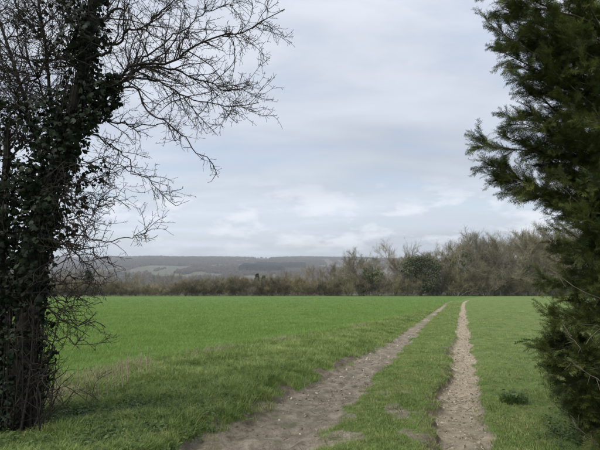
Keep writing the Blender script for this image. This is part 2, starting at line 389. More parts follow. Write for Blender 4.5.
def tuft(seed, nb, hgt, wid, spread, lean, name):
    rg = np.random.default_rng(seed); V = []; Fc = []
    for i in range(nb):
        a = rg.uniform(0, 2 * pi); r = spread * math.sqrt(rg.uniform()); b = np.array([r * cos(a), r * sin(a), -0.01])
        h = hgt * rg.uniform(0.5, 1.1); le = lean * rg.uniform(0.2, 1.2); a2 = a + rg.normal(0, 0.9); o = np.array([cos(a2), sin(a2), 0]); w_ = wid * rg.uniform(0.7, 1.2)
        a3 = rg.uniform(0, pi); s = np.array([cos(a3), sin(a3), 0])
        p1 = b + o * le * h * 0.35 + np.array([0, 0, h * 0.6]); p2 = b + o * le * h * 1.05 + np.array([0, 0, h * (1.0 - 0.35 * le)])
        k = len(V); V += [b - s * w_ / 2, b + s * w_ / 2, p1 - s * w_ * 0.42, p1 + s * w_ * 0.42, p2]; Fc += [[k, k + 1, k + 3], [k, k + 3, k + 2], [k + 2, k + 3, k + 4]]
    return mk_mesh(name, V, Fc)
def leafy(seed, nl, name, size):           # low rosette of nettle / cow parsley leaves
    rg = np.random.default_rng(seed); V = []; Fc = []
    for i in range(nl):
        a = rg.uniform(0, 2 * pi); r = size * rg.uniform(0.2, 1.0); h = size * rg.uniform(0.15, 0.9); c = np.array([r * cos(a), r * sin(a), h])
        d = unit(np.array([cos(a), sin(a), rg.uniform(-0.5, 0.3)])); s = unit(np.cross(d, [0, 0, 1]) + rg.normal(0, 0.25, 3)); l = size * rg.uniform(0.25, 0.5); w_ = l * rg.uniform(0.25, 0.42)
        nrm = np.cross(s, d); k = len(V)
        V += [c - d * l * .5, c - d * l * .12 - s * w_ + nrm * .02 * l, c + d * l * .2 - s * w_ * .7, c + d * l * .6, c + d * l * .2 + s * w_ * .7, c - d * l * .12 + s * w_]
        Fc += [[k, k + 1, k + 5], [k + 1, k + 2, k + 5], [k + 2, k + 4, k + 5], [k + 2, k + 3, k + 4]]
    return mk_mesh(name, V, Fc)
def scatter(n, y0, y1, xmin, xmax, power=1.6):
    # more plants close by, fewer and larger far away; x limits are functions of y
    t = rng.uniform(0, 1, n); y = (y0 ** (1 - power) + t * (y1 ** (1 - power) - y0 ** (1 - power))) ** (1 / (1 - power))
    x = xmin(y) + rng.uniform(0, 1, n) * (xmax(y) - xmin(y)); return x, y
def place(x, y, smin, smax, grow_far=0.0, tilt=0.15):
    n = len(x); z = ground_h(x, y); s = rng.uniform(smin, smax, n)
    wide = 1 + np.clip(y - 5, 0, None) * grow_far
    return np.stack([x, y, z], 1), np.stack([rng.normal(0, tilt, n), rng.normal(0, tilt, n), rng.uniform(0, 6.28, n)], 1), np.stack([s * wide, s * wide, s * np.sqrt(wide)], 1)
def build_cover():
    br = lambda k, stops: [(p, tuple(k * v for v in c)) for p, c in stops]
    m_grass = mat_leaf('grass_blade', br(1.08, [(0.25, (0.085, 0.128, 0.032)), (0.46, (0.165, 0.245, 0.058)), (0.68, (0.300, 0.345, 0.125)), (0.85, (0.38, 0.35, 0.18))]), 1.4, 0.35)
    m_worn = mat_leaf('worn_grass', br(1.12, [(0.25, (0.098, 0.145, 0.040)), (0.5, (0.180, 0.250, 0.068)), (0.75, (0.31, 0.32, 0.135))]), 1.4, 0.35)
    m_crop = mat_leaf('crop_blade', br(1.06, [(0.25, (0.128, 0.215, 0.044)), (0.5, (0.180, 0.290, 0.066)), (0.8, (0.250, 0.355, 0.098))]), 0.6, 0.4)
    m_straw = mat_leaf('dry_grass', [(0.2, (0.24, 0.20, 0.125)), (0.8, (0.48, 0.42, 0.28))], 3, 0.2)
    m_weed = mat_leaf('weed_leaf', [(0.25, (0.035, 0.066, 0.018)), (0.5, (0.065, 0.115, 0.030)), (0.8, (0.115, 0.170, 0.048))], 3, 0.3)
    long_ = [tuft(i, 11, 0.105, 0.0042, 0.045, 0.7, 'grass_tuft') for i in range(4)]
    short = [tuft(10 + i, 12, 0.045, 0.0038, 0.05, 0.8, 'short_tuft') for i in range(4)]
    cropt = [tuft(20 + i, 9, 0.12, 0.0055, 0.05, 0.8, 'crop_tuft') for i in range(4)]
    strawt = [tuft(30 + i, 9, 0.20, 0.0032, 0.05, 0.7, 'straw_tuft') for i in range(3)]
    # verge between the crop and the left rut, and the near ground under the left tree
    lo = lambda y: np.maximum(crop_edge(y) - 0.25, -0.75 * y - 1.0); hi = lambda y: track_x(y) - 2.35
    x, y = scatter(52000, 2.8, 48, lo, hi, 1.7); Lr, Rr, u = ruts(x, y)
    keep = (np.maximum(Lr, Rr) < 0.2 + 0.8 * rng.uniform(size=len(x)) ** 3) & (rng.uniform(size=len(x)) < 0.35 + 1.1 * fbm(x * 1.1, y * 1.1, 111, 3)) & ~((np.exp(-((u + 2.55 + 0.35 * np.exp(-np.clip(y - 3, 0, None) / 7)) / 0.15) ** 2) * sstep(0.38, 0.55, fbm(x * 3.6, y * 3.0, 91, 4)) > 0.4 + .5 * rng.uniform(size=len(x)) ** 2) & (y < 16))
    x, y = x[keep], y[keep]; P, R_, S_ = place(x, y, 0.55, 1.15, 0.035)
    S_ *= (0.25 + 1.6 * fbm(x * 2.1, y * 2.1, 121, 3))[:, None]
    instancer('verge_grass', P, R_, S_, long_, m_grass, 'lush uneven green grass on the bank left of the track', 'grass')
    # strip between the ruts
    x, y = scatter(30000, 2.8, 60, lambda y: track_x(y) - 1.95, lambda y: track_x(y) - 0.1, 1.6); Lr, Rr, u = ruts(x, y)
    worn = sstep(0.50, 0.62, fbm(x * 3.2, y * 2.4, 101, 5)) * (1 - sstep(5, 11, y))
    keep = (np.maximum(Lr, Rr) < 0.15 + 0.75 * rng.uniform(size=len(x)) ** 3) & (rng.uniform(size=len(x)) > worn * 0.85); x, y = x[keep], y[keep]
    P, R_, S_ = place(x, y, 0.5, 1.2, 0.04); S_ *= (0.6 + 0.9 * fbm(x * 2.2, y * 2.2, 131, 3))[:, None]
    instancer('middle_grass', P, R_, S_, short, m_worn, 'short worn grass on the strip between the two wheel ruts', 'grass')
    # meadow to the right
    x, y = scatter(56000, 2.8, 75, lambda y: track_x(y) + 0.05, lambda y: 0.8 * y + 2.2, 1.75); Lr, Rr, u = ruts(x, y)
    keep = (np.maximum(Lr, Rr) < 0.2 + 0.8 * rng.uniform(size=len(x)) ** 3) & (rng.uniform(size=len(x)) < 0.5 + 0.8 * fbm(x * 0.9, y * 0.9, 141, 3)); x, y = x[keep], y[keep]
    P, R_, S_ = place(x, y, 0.5, 1.2, 0.035); lush = sstep(1.0, 2.4, x - track_x(y)) * (1 - sstep(6, 11, y))
    S_ *= ((0.4 + 1.4 * fbm(x * 1.8, y * 1.8, 151, 3)) * (1 + 1.2 * lush))[:, None]
    instancer('meadow_grass', P, R_, S_, short, m_grass, 'short patchy meadow grass to the right of the track', 'grass')
    # young crop in drill rows
    x, y = scatter(120000, 5.5, 120, lambda y: -0.72 * y - 1.5, crop_edge, 1.30)
    y = np.where(y < 30, np.round((y + 0.0 * x) / 0.14) * 0.14 + rng.normal(0, 0.022, len(y)), y)
    off = crop_edge(y) - x; tram = (np.abs(off - 11.2) < .16) | (np.abs(off - 13.0) < .16) | (np.abs(off - 35.2) < .2) | (np.abs(off - 37) < .2)
    keep = (x < crop_edge(y) - 0.05) & ~(tram & (rng.uniform(size=len(x)) < .75)) & (rng.uniform(size=len(x)) < .45 + 1.1 * fbm(x * .5, y * .9, 187, 3)) & (rng.uniform(size=len(x)) > sstep(30, 118, y)); x, y = x[keep], y[keep]; P, R_, S_ = place(x, y, 0.55, 1.1, 0.035); S_ *= (0.6 + 0.8 * fbm(x * 0.18, y * 0.45, 181, 4))[:, None]
    instancer('crop_blades', P, R_, S_, cropt, m_crop, 'even bright green blades of young crop covering the field', 'crop')
    # dry grass along the crop's edge
    y = rng.uniform(5.6, 30, 5200) ** 1.0; y = 5.6 + (y - 5.6) * rng.uniform(0, 1, 5200) ** 1.5; x = crop_edge(y) + rng.normal(0.0, 0.22, len(y)) - 0.05
    k2 = rng.uniform(size=len(x)) < sstep(0.42, 0.66, fbm(x * 0.9, y * 0.9, 161, 3)) * np.where(y < 10, 1.0, 0.8); x, y = x[k2], y[k2]
    P, R_, S_ = place(x, y, 0.35, 1.0, 0.02, 0.5); instancer('dry_grass', P, R_, S_, strawt, m_straw, 'pale dry grass straggling along the near edge of the crop', 'dry grass')
    # leafy weeds under the left tree and under the conifer
    wl = [leafy(i, 16, 'weed_rosette', 0.085) for i in range(4)]
    x1 = rng.normal(-2.35, 0.75, 1700); y1 = rng.normal(5.0, 0.75, 1700)
    x2 = rng.normal(3.1, 0.35, 330); y2 = rng.normal(4.9, 0.6, 330)
    x3 = rng.uniform(-4, 0, 500); y3 = rng.uniform(3.5, 10, 500)
    x = np.concatenate([x1, x2, x3]); y = np.concatenate([y1, y2, y3]); Lr, Rr, u = ruts(x, y)
    k2 = (u < -2.75) & (x > crop_edge(y) - 0.5) | (u > 0.9); k2 &= (y > 2.5); x, y = x[k2], y[k2]
    P, R_, S_ = place(x, y, 0.5, 1.25, 0.0, 0.3); instancer('leafy_weeds', P, R_, S_, wl, m_weed, 'low dark green leafy weeds under the hedgerow trees', 'weeds')
    # flints and clods in the ruts
    t = NT('flint'); f = t.math('ADD', t.math('MULTIPLY', t.noise(30, 3), 0.5), t.math('MULTIPLY', t.rand(), 0.5))
    m_st = t.done(t.ramp(f, [(0.25, (0.11, 0.092, 0.07)), (0.5, (0.25, 0.21, 0.155)), (0.78, (0.48, 0.43, 0.34))]), 0.8)
    st = []
    for i in range(5):
        rg = np.random.default_rng(60 + i); a = np.arange(6) * pi / 3
        ring = lambda z, r: np.stack([r * np.cos(a) * rg.uniform(.7, 1.3, 6), r * np.sin(a) * rg.uniform(.6, 1.1, 6), np.full(6, z) + rg.normal(0, .06, 6)], 1)
        v = np.concatenate([ring(-.25, .8), ring(.2, 1.0), ring(.5, .55), [[0, 0, .6]]]); fcs = []
        for q in range(2):
            for j in range(6):
                b0, b1 = q * 6 + j, q * 6 + (j + 1) % 6; fcs += [[b0, b1, b1 + 6], [b0, b1 + 6, b0 + 6]]
        fcs += [[12 + j, 12 + (j + 1) % 6, 18] for j in range(6)]; st.append(mk_mesh('flint', v, fcs))
    x, y = scatter(46000, 2.7, 30, lambda y: track_x(y) - 2.8, lambda y: track_x(y) + 0.6, 1.5); Lr, Rr, u = ruts(x, y)
    k2 = (rng.uniform(size=len(x)) < np.where(Rr > Lr, Rr * (0.35 + 0.65 * sstep(4.5, 8, y)) * (0.4 + 0.9 * fbm(x * 2, y * 2, 173, 2)), Lr * 0.40 * sstep(0.35, 0.6, fbm(x, y, 171, 3)) ** 0.6)) & (np.maximum(Lr, Rr) > .4); x, y = x[k2], y[k2]
    P, R_, S_ = place(x, y, 0.25, 1.0, 0.0, 0.4); S_ = S_ * (0.004 + 0.026 * rng.uniform(size=(len(x), 1)) ** 4) * (1 + y[:, None] * 0.02)
    instancer('gravel', P, R_, S_, st, m_st, 'small pale flints and grit lying in the wheel ruts', 'gravel')
    # fallen twigs and dead leaves
    m_l = mat_leaf('leaf_litter', [(.2, (.07, .05, .03)), (.8, (.20, .15, .09))], 8, .1, .8); rgl = np.random.default_rng(900); lt = []
    for i in range(4):
        g = Geo(); p = grow((0, 0, .012), (1, 0, .04), .16, 5, .2, rgl); tubes(g, [(p, np.linspace(.003, .0015, 5)), (grow(p[2], (1, 1, .2), .06, 4, .2, rgl), np.linspace(.002, .001, 4))], 3)
        if i > 1: g = Geo(); V_ = np.array([[0, 0, .01], [.02, .012, .018], [.05, 0, .012], [.022, -.014, .02]]); g.add(V_, [[0, 1, 2], [0, 2, 3]])
        lt.append(g.mesh('litter'))
    x, y = scatter(5200, 2.8, 16, lambda y: -0.7 * y - .3, lambda y: .8 * y + .6, 1.5); k2 = (x > crop_edge(y) - .2) & (rng.uniform(size=len(x)) < .35 + .65 * (np.abs(x) > 2.2)); x, y = x[k2], y[k2]
    P, R_, S_ = place(x, y, .5, 1.2, 0.02, .35); instancer('leaf_litter', P, R_, S_, lt, m_l, 'brown fallen twigs and dead leaves strewn on the verges', 'litter')
build_cover()

# ------------------------------------------------------------------ bare winter trees, prototypes shared by the far trees
def twig_tris(geo, P, D, Ln, W, rg):        # thin tapered slivers
    D = unit(D); s = unit(np.cross(D, rg.normal(size=P.shape))); Wd = (s * (W / 2)[:, None])
    bend = rg.normal(0, 0.12, P.shape) * Ln[:, None]
    V = np.stack([P - Wd, P + Wd, P + D * Ln[:, None] * .55 + bend * .6 + Wd * .7, P + D * Ln[:, None] + bend], 1)
    k = (np.arange(len(P)) * 4)[:, None]; f = np.concatenate([k + np.array([0, 1, 2]), k + np.array([0, 2, 3])]); geo.add(V.reshape(-1, 3), f)
def bare_proto(seed, H, trunk_frac, spread, twigs, twig_len, twig_w, up=0.10, stems=1, r0=0.22):
    rg = np.random.default_rng(seed); tr = Geo(); cr = Geo(); limbs = []; lv1 = []; lv2 = []; tip = []
    for s in range(stems):
        base = np.array([rg.normal(0, .35), rg.normal(0, .35), -0.4]) if stems > 1 else np.array([0, 0, -0.4])
        lean = rg.normal(0, 0.12 if stems == 1 else 0.42, 2)
        main = grow(base, (lean[0], lean[1], 1), H * (rg.uniform(.66, .76) if stems == 1 else rg.uniform(.8, .95)) + 0.4, 9, 0.07 if stems == 1 else .14, rg, 0.05)
        rr = np.linspace(r0, r0 * 0.12, 9) / (1 if stems == 1 else 1.6); limbs.append((main, rr))
        nl = 15 if stems == 1 else 7
        for i in range(nl):
            t = trunk_frac + (1 - trunk_frac) * (i + rg.uniform(0, 1)) / nl; t = min(t, 0.97); j = int(t * 8); p = main[j] + (main[j + 1] - main[j]) * (t * 8 - j)
            a = rg.uniform(0, 2 * pi); el = rg.uniform(0.25, 0.8) + 0.5 * t if stems > 1 else rg.uniform(-.1, .35) + 1.0 * t
            ln = spread * H * (math.sqrt(max(.3, 1 - ((t - .55) / .6) ** 2)) * rg.uniform(.7, 1.0) if stems == 1 else (1.15 - .75 * t) * rg.uniform(.6, 1.1))
            b = grow(p, (cos(a) * cos(el), sin(a) * cos(el), sin(el)), ln, 6, .16, rg, up); lv1.append((b, np.linspace(rr[j] * .5, rr[j] * .12, 6)))
    for b, r in lv1 + limbs:
        L_ = np.linalg.norm(b[-1] - b[0])
        for i in range(7):
            t = rg.uniform(.25, 1.0); k = t * (len(b) - 1); j = min(int(k), len(b) - 2); p = b[j] + (b[j + 1] - b[j]) * (k - j)
            if p[2] < H * trunk_frac * .8: continue
            d = perp_dir(b[j + 1] - b[j], rg.uniform(.5, 1.0), rg) + np.array([0, 0, .25]); c = grow(p, d, min(L_, 0.3 * H) * rg.uniform(.3, .6), 5, .2, rg, up); lv2.append((c, np.linspace(max(r[j] * .55, .022), .012, 5)))
    for b, r in lv2 + lv1: tip += list(zip(b[1:], np.gradient(b, axis=0)[1:]))
    P = np.array([a for a, _ in tip]); D = unit(np.array([b for _, b in tip]))
    k = rg.integers(0, len(P), twigs); dd = D[k] + rg.normal(0, .45, (twigs, 3)) + np.array([0, 0, .18])
    Ln = twig_len * rg.uniform(.5, 1.3, twigs); W_ = twig_w * rg.uniform(.6, 1.2, twigs)
    p0 = P[k] + rg.normal(0, .12, (twigs, 3)); twig_tris(cr, p0, dd, Ln, W_, rg)
    k2 = rg.integers(0, twigs, twigs); q = p0[k2] + unit(dd[k2]) * (Ln[k2] * rg.uniform(.4, 1, twigs))[:, None]
    twig_tris(cr, q, unit(dd[k2]) + rg.normal(0, .42, (twigs, 3)) + np.array([0, 0, .1]), Ln * .7, W_ * .8, rg)
    tubes(tr, limbs, 6); tubes(tr, lv1, 4); tubes(cr, lv2, 3)
    return tr.mesh('trunk', smooth=True), cr.mesh('crown'), P
ivy_leaf_v = np.array([[0, 0, 0], [-.42, .12, .03], [-.5, .55, -.06], [-.2, .62, .05], [0, 1.05, -.10], [.2, .62, .05], [.5, .55, -.06], [.42, .12, .03]])
ivy_leaf_f = np.array([[0, 1, 3], [1, 2, 3], [0, 3, 5], [3, 4, 5], [0, 5, 7], [5, 6, 7]])
def leaf_cloud(P, N_, size, rg, droop=0.6):   # leaf shapes facing outwards, hanging
    g = Geo(); d = np.stack([rg.normal(0, .5, len(P)), rg.normal(0, .5, len(P)), -np.ones(len(P)) * droop], 1) + rg.normal(0, .25, P.shape)
    n = unit(N_ + rg.normal(0, .75, P.shape)); d = unit(d - n * np.sum(d * n, 1)[:, None]); s = np.cross(d, n)
    M = np.stack([s, d, n], -1) * (size * (.45 + 1.0 * rg.uniform(0, 1, len(P)) ** 1.6))[:, None, None]
    stamp(g, ivy_leaf_v, ivy_leaf_f, M, P); return g

M_TRUNK = mat_bark('grey_bark', (0.16, 0.148, 0.115), (0.34, 0.31, 0.25), 1.5)
M_TW = [mat_twig('brown_twigs', (0.140, 0.122, 0.085), (0.211, 0.186, 0.132)), mat_twig('olive_twigs', (0.140, 0.130, 0.074), (0.213, 0.195, 0.114)),
        mat_twig('grey_twigs', (0.187, 0.171, 0.131), (0.271, 0.249, 0.191)), mat_twig('dark_thicket', (0.094, 0.084, 0.052), (0.164, 0.146, 0.094))]
M_EVER = mat_leaf('dark_evergreen', [(0.3, (0.022, 0.032, 0.015)), (0.55, (0.042, 0.056, 0.025)), (0.8, (0.080, 0.096, 0.042))], 0.5, 0.1, 0.6)
M_IVYF = mat_leaf('far_ivy', [(0.3, (0.055, 0.075, 0.024)), (0.7, (0.105, 0.130, 0.042))], 0.6, 0.15, 0.6)
TREES = [bare_proto(100 + i, 15.0, .22, .42, 3600, .85, .030, .05, r0=.27) for i in range(5)]
ROUND = [bare_proto(140 + i, 14.0, .42, .46, 2000, .75, .030, .04, r0=.26) for i in range(3)]
SHRUBS = [bare_proto(160 + i, 4.4, .06, .42, 2600, .55, .030, .06, stems=7, r0=.07) for i in range(5)]
def bare_tree(name, label, cat, x, y, h, proto, H, mat, group, wide=1.0, rz=None):
    zs = np.empty(len(proto[1].vertices) * 3, np.float32); proto[1].vertices.foreach_get('co', zs); H = np.percentile(zs[2::3], 98.5)
    s = h / H; t = thing(name, label, cat, (x, y, float(ground_h(x, y))), group, rng.uniform(0, 6.28) if rz is None else rz, (s * wide, s * wide, s))
    put('trunk', proto[0], None, t).data.materials or proto[0].materials.append(M_TRUNK)
    c = put('crown', proto[1], None, t)
    if not proto[1].materials: proto[1].materials.append(mat)
    c.material_slots[0].link = 'OBJECT'; c.material_slots[0].material = mat
    return t
def height_to(px_top, x, y):               # height of a tree at (x, y) whose top the photograph shows at that row
    r = ray(300, px_top); return EYE[2] + r[2] / r[1] * y - float(ground_h(x, y))

TONE = ['brown', 'olive tinted', 'pale grey', 'dark brown']
def build_far_trees():
    # the wood on the right: front rank, each with the top row the photograph shows
    front = [(338, 268, 133, 2), (351, 259, 131, 0), (364, 249, 130, 1), (377, 262, 131, 0), (400, 258, 133, 0), (436, 252, 132, 1), (446, 243, 134, 1), (459, 240, 132, 0),
             (470, 233, 136, 2), (483, 233, 135, 2), (494, 242, 131, 1), (505, 234, 133, 0), (516, 236, 134, 2), (527, 232, 132, 2), (538, 231, 131, 1), (549, 227, 129, 1), (561, 224, 130, 0), (575, 222, 131, 2), (592, 222, 132, 1), (612, 220, 133, 0), (635, 222, 131, 2)]
    words = ['brown', 'olive tinted', 'grey']
    for i, (px, top, d, k) in enumerate(front):
        p = at(px, 280, d); h = height_to(top, p[0], p[1])
        where = 'at the left end of the wood' if px < 345 else 'left of the two round crowned trees' if px < 380 else 'beside the dark evergreen' if px < 440 else 'in the middle of the wood beyond the track' if px < 500 else 'at the tall right end of the wood'
        bare_tree('bare_tree', f'leafless {words[k]} front rank tree {where}', 'tree', p[0], p[1], h, TREES[i % 5], 15.0, M_TW[k], f'{words[k]} front rank trees {where}', 1.15)
    for px, top, lab in ((387, 240, 'taller round crowned bare tree against the sky, left of its twin'), (408, 243, 'lower round crowned bare tree rising behind the dark evergreen')):
        p = at(px, 280, 150); bare_tree('round_crowned_tree', lab, 'tree', p[0], p[1], height_to(top, p[0], p[1]), ROUND[0 if px < 400 else 1], 14.0, M_TW[2], 'round crowned bare trees', 0.85)
    for i in range(34):                      # ranks behind
        px = 325 + i * 9.5 + rng.uniform(-4, 4); d = rng.choice([146, 158, 172]) + rng.uniform(-4, 4); p = at(px, 280, d)
        top = np.interp(px, [325, 345, 365, 400, 440, 470, 560, 650], [272, 264, 258, 256, 249, 240, 233, 228]) + rng.uniform(-2, 5)
        rk = int(rng.choice([0, 1, 2, 0])); lab = TONE[rk] + ' leafless tree showing between the front trees ' + ('left of the dark evergreen' if px < 420 else 'right of the dark evergreen' if px < 500 else 'near the cypress')
        bare_tree('bare_tree', lab, 'tree', p[0], p[1], height_to(top, p[0], p[1]), TREES[(i * 3 + 1) % 5], 15.0, M_TW[rk], 'rear ' + lab, 1.15)
    # undergrowth along the wood's foot
    for i in range(46):
        px = 330 + i * 7.0 + rng.uniform(-3, 3); d = rng.uniform(126.5, 130.5); p = at(px, 290, d); h = rng.uniform(3.0, 6.5) * (1.2 if px > 440 else 1.0)
        uk = int(rng.choice([0, 3, 3, 1])); seg = 'left of the dark evergreen' if px < 402 else 'under the dark evergreen' if px < 440 else 'below the tall right trees'
        bare_tree('undergrowth_shrub', f'{TONE[uk]} leafless shrub at the foot of the wood {seg}', 'shrub', p[0], p[1], h, SHRUBS[i % 5], 4.4, M_TW[uk], f'{TONE[uk]} shrubs at the wood foot {seg}', 1.0)
    # hedge along the bottom of the crop
    for i in range(58):
        px = -45 + i * 6.75 + rng.uniform(-2, 2); p = at(px, 290, 125); y = float(field_end(p[0])) + rng.uniform(.5, 2.5); x = p[0] * y / 125
        top = np.interp(px, [-45, 60, 100, 170, 200, 240, 300, 345], [280, 281, 283.5, 284, 280, 279, 280, 281]) + rng.uniform(-2.0, 1.5)
        hk = 2 if 100 < px < 172 and rng.uniform() < .7 else int(rng.choice([0, 3, 3, 1]))
        seg = 'behind the ivy covered tree' if px < 70 else 'left of the pale stretch' if px < 100 else 'in the low pale stretch' if px < 172 else 'between the pale stretch and the wood'
        bare_tree('hedge_shrub', f'{TONE[hk]} hedge shrub below the crop, {seg}', 'shrub', x, y, height_to(top, x, y), SHRUBS[(i * 2) % 5], 4.4, M_TW[hk], f'{TONE[hk]} hedge shrubs {seg}', 1.15)
        if i % 2 == 0:
            y2 = y + rng.uniform(5, 9); x2 = p[0] * y2 / 125 + 1.5
            bare_tree('hedge_shrub', f'leafless shrub close behind the hedge, {seg}', 'shrub', x2, y2, height_to(top - 1, x2, y2), SHRUBS[(i * 2 + 1) % 5], 4.4, M_TW[0], f'shrubs behind the hedge {seg}', 0.9)
    # trees going down the slope behind the hedge
    for i in range(66):
        px = -60 + i * 6.3 + rng.uniform(-4, 4); d = rng.uniform(170, 300); p = at(px, 275, d)
        top = np.interp(px, [-60, 60, 90, 140, 190, 240, 270, 300, 330, 350], [266, 270, 268, 271, 275, 274, 272, 267, 263, 260]) + rng.uniform(-1, 4)
        h = height_to(top, p[0], p[1]); k = int(rng.choice([0, 2, 2, 2])) if px < 260 else int(rng.choice([2, 2, 0]))
        seg = 'behind the ivy covered tree' if px < 80 else 'above the low pale stretch' if px < 172 else 'left of the paired conifers' if px < 255 else 'right of the paired conifers'
        bare_tree('valley_tree', f'{["brown", "olive tinted", "pale grey"][k]} bare tree on the slope behind the hedge, {seg}', 'tree', p[0], p[1], h, (ROUND + TREES)[i % 8], 14.5, M_TW[k], f'{["brown", "olive", "grey"][k]} slope trees {seg}', rng.uniform(.55, .85))
    # two small dark conifers among them
    def conifer_proto(seed):
        rg = np.random.default_rng(seed); n = 1500; t = rg.uniform(.1, 1, n) ** .8; a = rg.uniform(0, 6.28, n); r = (1 - t) * 2.2 * rg.uniform(.3, 1.1, n) + .1
        P = np.stack([r * np.cos(a), r * np.sin(a), t * 9], 1); g = leaf_cloud(P, np.stack([np.cos(a), np.sin(a), .4 + 0 * a], 1), .8, rg); tr = Geo()
        tubes(tr, [(np.array([[0, 0, -.4], [0, 0, 4], [0, 0, 8.8]]), np.array([.2, .12, .03]))], 6); return tr.mesh('trunk'), g.mesh('crown')
    for px, top, lab in ((257, 274.5, 'taller dark pointed conifer behind the hedge, left of the pair'), (263.5, 276, 'shorter dark pointed conifer behind the hedge, right of the pair')):
        p = at(px, 280, 165); pr = conifer_proto(int(px)); bare_tree('small_conifer', lab, 'conifer', p[0], p[1], height_to(top, p[0], p[1]), pr, 9.0, M_EVER, 'dark conifers behind the hedge', .95)
    p = at(88, 280, 160); pr = conifer_proto(5); bare_tree('small_conifer', 'dim dark conifer behind the hedge close to the ivy covered tree', 'conifer', p[0], p[1], height_to(271, p[0], p[1]), pr, 9.0, M_EVER, None, 1.3)
    # dark spreading evergreen with layered boughs
    rg = np.random.default_rng(77); b = at(421, 290, 128); gz = float(ground_h(b[0], b[1])); t = thing('spreading_evergreen', 'dark spreading evergreen with layered boughs at the front of the wood', 'tree', (b[0], b[1], gz))
    tr = Geo(); cr = Geo(); H = height_to(257, b[0], b[1]); main = grow((0, 0, -.4), (.05, 0, 1), H, 8, .05, rg); limbs = [(main, np.linspace(.35, .06, 8))]
    Ps = []; Ns = []
    for (dx, zf, rx, rz_) in ((-5.2, .62, 2.2, .7), (-4.2, .80, 2.4, .8), (-2.6, .92, 2.2, .7), (-3.0, .70, 2.2, .7), (-.6, .97, 2.6, .8), (1.6, .95, 2.4, .8), (3.2, .86, 2.4, .9), (4.6, .76, 2.0, .8), (3.4, .62, 2.4, 1.2), (4.2, .45, 2.0, 1.3), (2.4, .35, 2.2, 1.6), (.8, .5, 2.0, 1.4), (.9, .75, 2.4, 1.1), (2.8, .2, 1.8, 1.2), (-1.4, .82, 1.8, .7), (-.8, .62, 1.9, 1.2), (-1.6, .45, 1.7, 1.3), (-.2, .25, 1.8, 1.4)):
        dx *= .82; c = np.array([dx, rg.uniform(-2, 1), zf * H]); limbs.append((resample([main[3 + int(zf * 3)], (main[4] + c) / 2, c], 6), np.linspace(.12, .03, 6)))
        n = 460; q = unit(rg.normal(size=(n, 3))) * (rg.uniform(.5, 1.08, n)[:, None]); Ps.append(c + q * np.array([rx, rx * .9, rz_])); Ns.append(q + np.array([0, 0, .5]))
    tubes(tr, limbs, 5); g = leaf_cloud(np.concatenate(Ps) + rg.normal(0, .28, (sum(len(q) for q in Ps), 3)), np.concatenate(Ns), .34, rg)
    put('trunk', tr.mesh('trunk'), M_TRUNK, t); put('crown', g.mesh('crown'), M_EVER, t)
    # ivy sleeves on a few of the wood's trees
    for (px, top, lo, d, sp, lab) in ((466, 249, 273, 129, 1.6, 'ivy clad tree in the wood with green foliage high up'), (456, 254, 272, 129.5, 1.9, 'ivy clad tree with a broad olive green sleeve left of the taller one'), (367, 268, 290, 128.5, .9, 'slim ivy clad tree near the left of the wood'), (377, 270, 281, 128, 1.2, 'low ivy covered bush left of the dark evergreen'),
                                (526, 265, 285, 128, .8, 'tree with a thin green ivy column right of the wood centre'), (500, 270, 292, 128, .9, 'ivy wrapped stem low in the wood beyond the track'), (546, 262, 288, 127, 1.4, 'ivy hung tree at the right of the wood by the cypress')):
        p = at(px, 285, d); gz = float(ground_h(p[0], p[1])); h1 = height_to(top, p[0], p[1]); h0 = max(height_to(lo, p[0], p[1]), .2); t = thing('ivy_clad_tree', lab, 'tree', (p[0], p[1], gz))
        tr = Geo(); m_ = grow((0, 0, -.4), (0, 0, 1), h1 + 1.2, 8, .04, rg); br = [(m_, np.linspace(.2, .04, 8))]
        for j in range(9): br.append((grow(m_[3 + j % 5], (rg.normal(), rg.normal(), 1), h1 * .3, 5, .15, rg), np.linspace(.05, .012, 5)))
        tubes(tr, br, 5); cs = [(np.array([rg.normal(0, sp * .8), rg.normal(0, sp * .6), rg.uniform(h0, h1)]), rg.uniform(.35, .9) * sp) for _ in range(11)]; qs = [unit(rg.normal(size=(48, 3))) for _ in cs]
        P = np.concatenate([c + q * r * rg.uniform(.3, 1.15, (48, 1)) for (c, r), q in zip(cs, qs)]); g = leaf_cloud(P, np.concatenate(qs) + np.array([0, 0, .3]), .36, rg)
        put('trunk', tr.mesh('trunk'), M_TRUNK, t); put('ivy', g.mesh('ivy'), M_IVYF, t, kind='stuff')
build_far_trees()

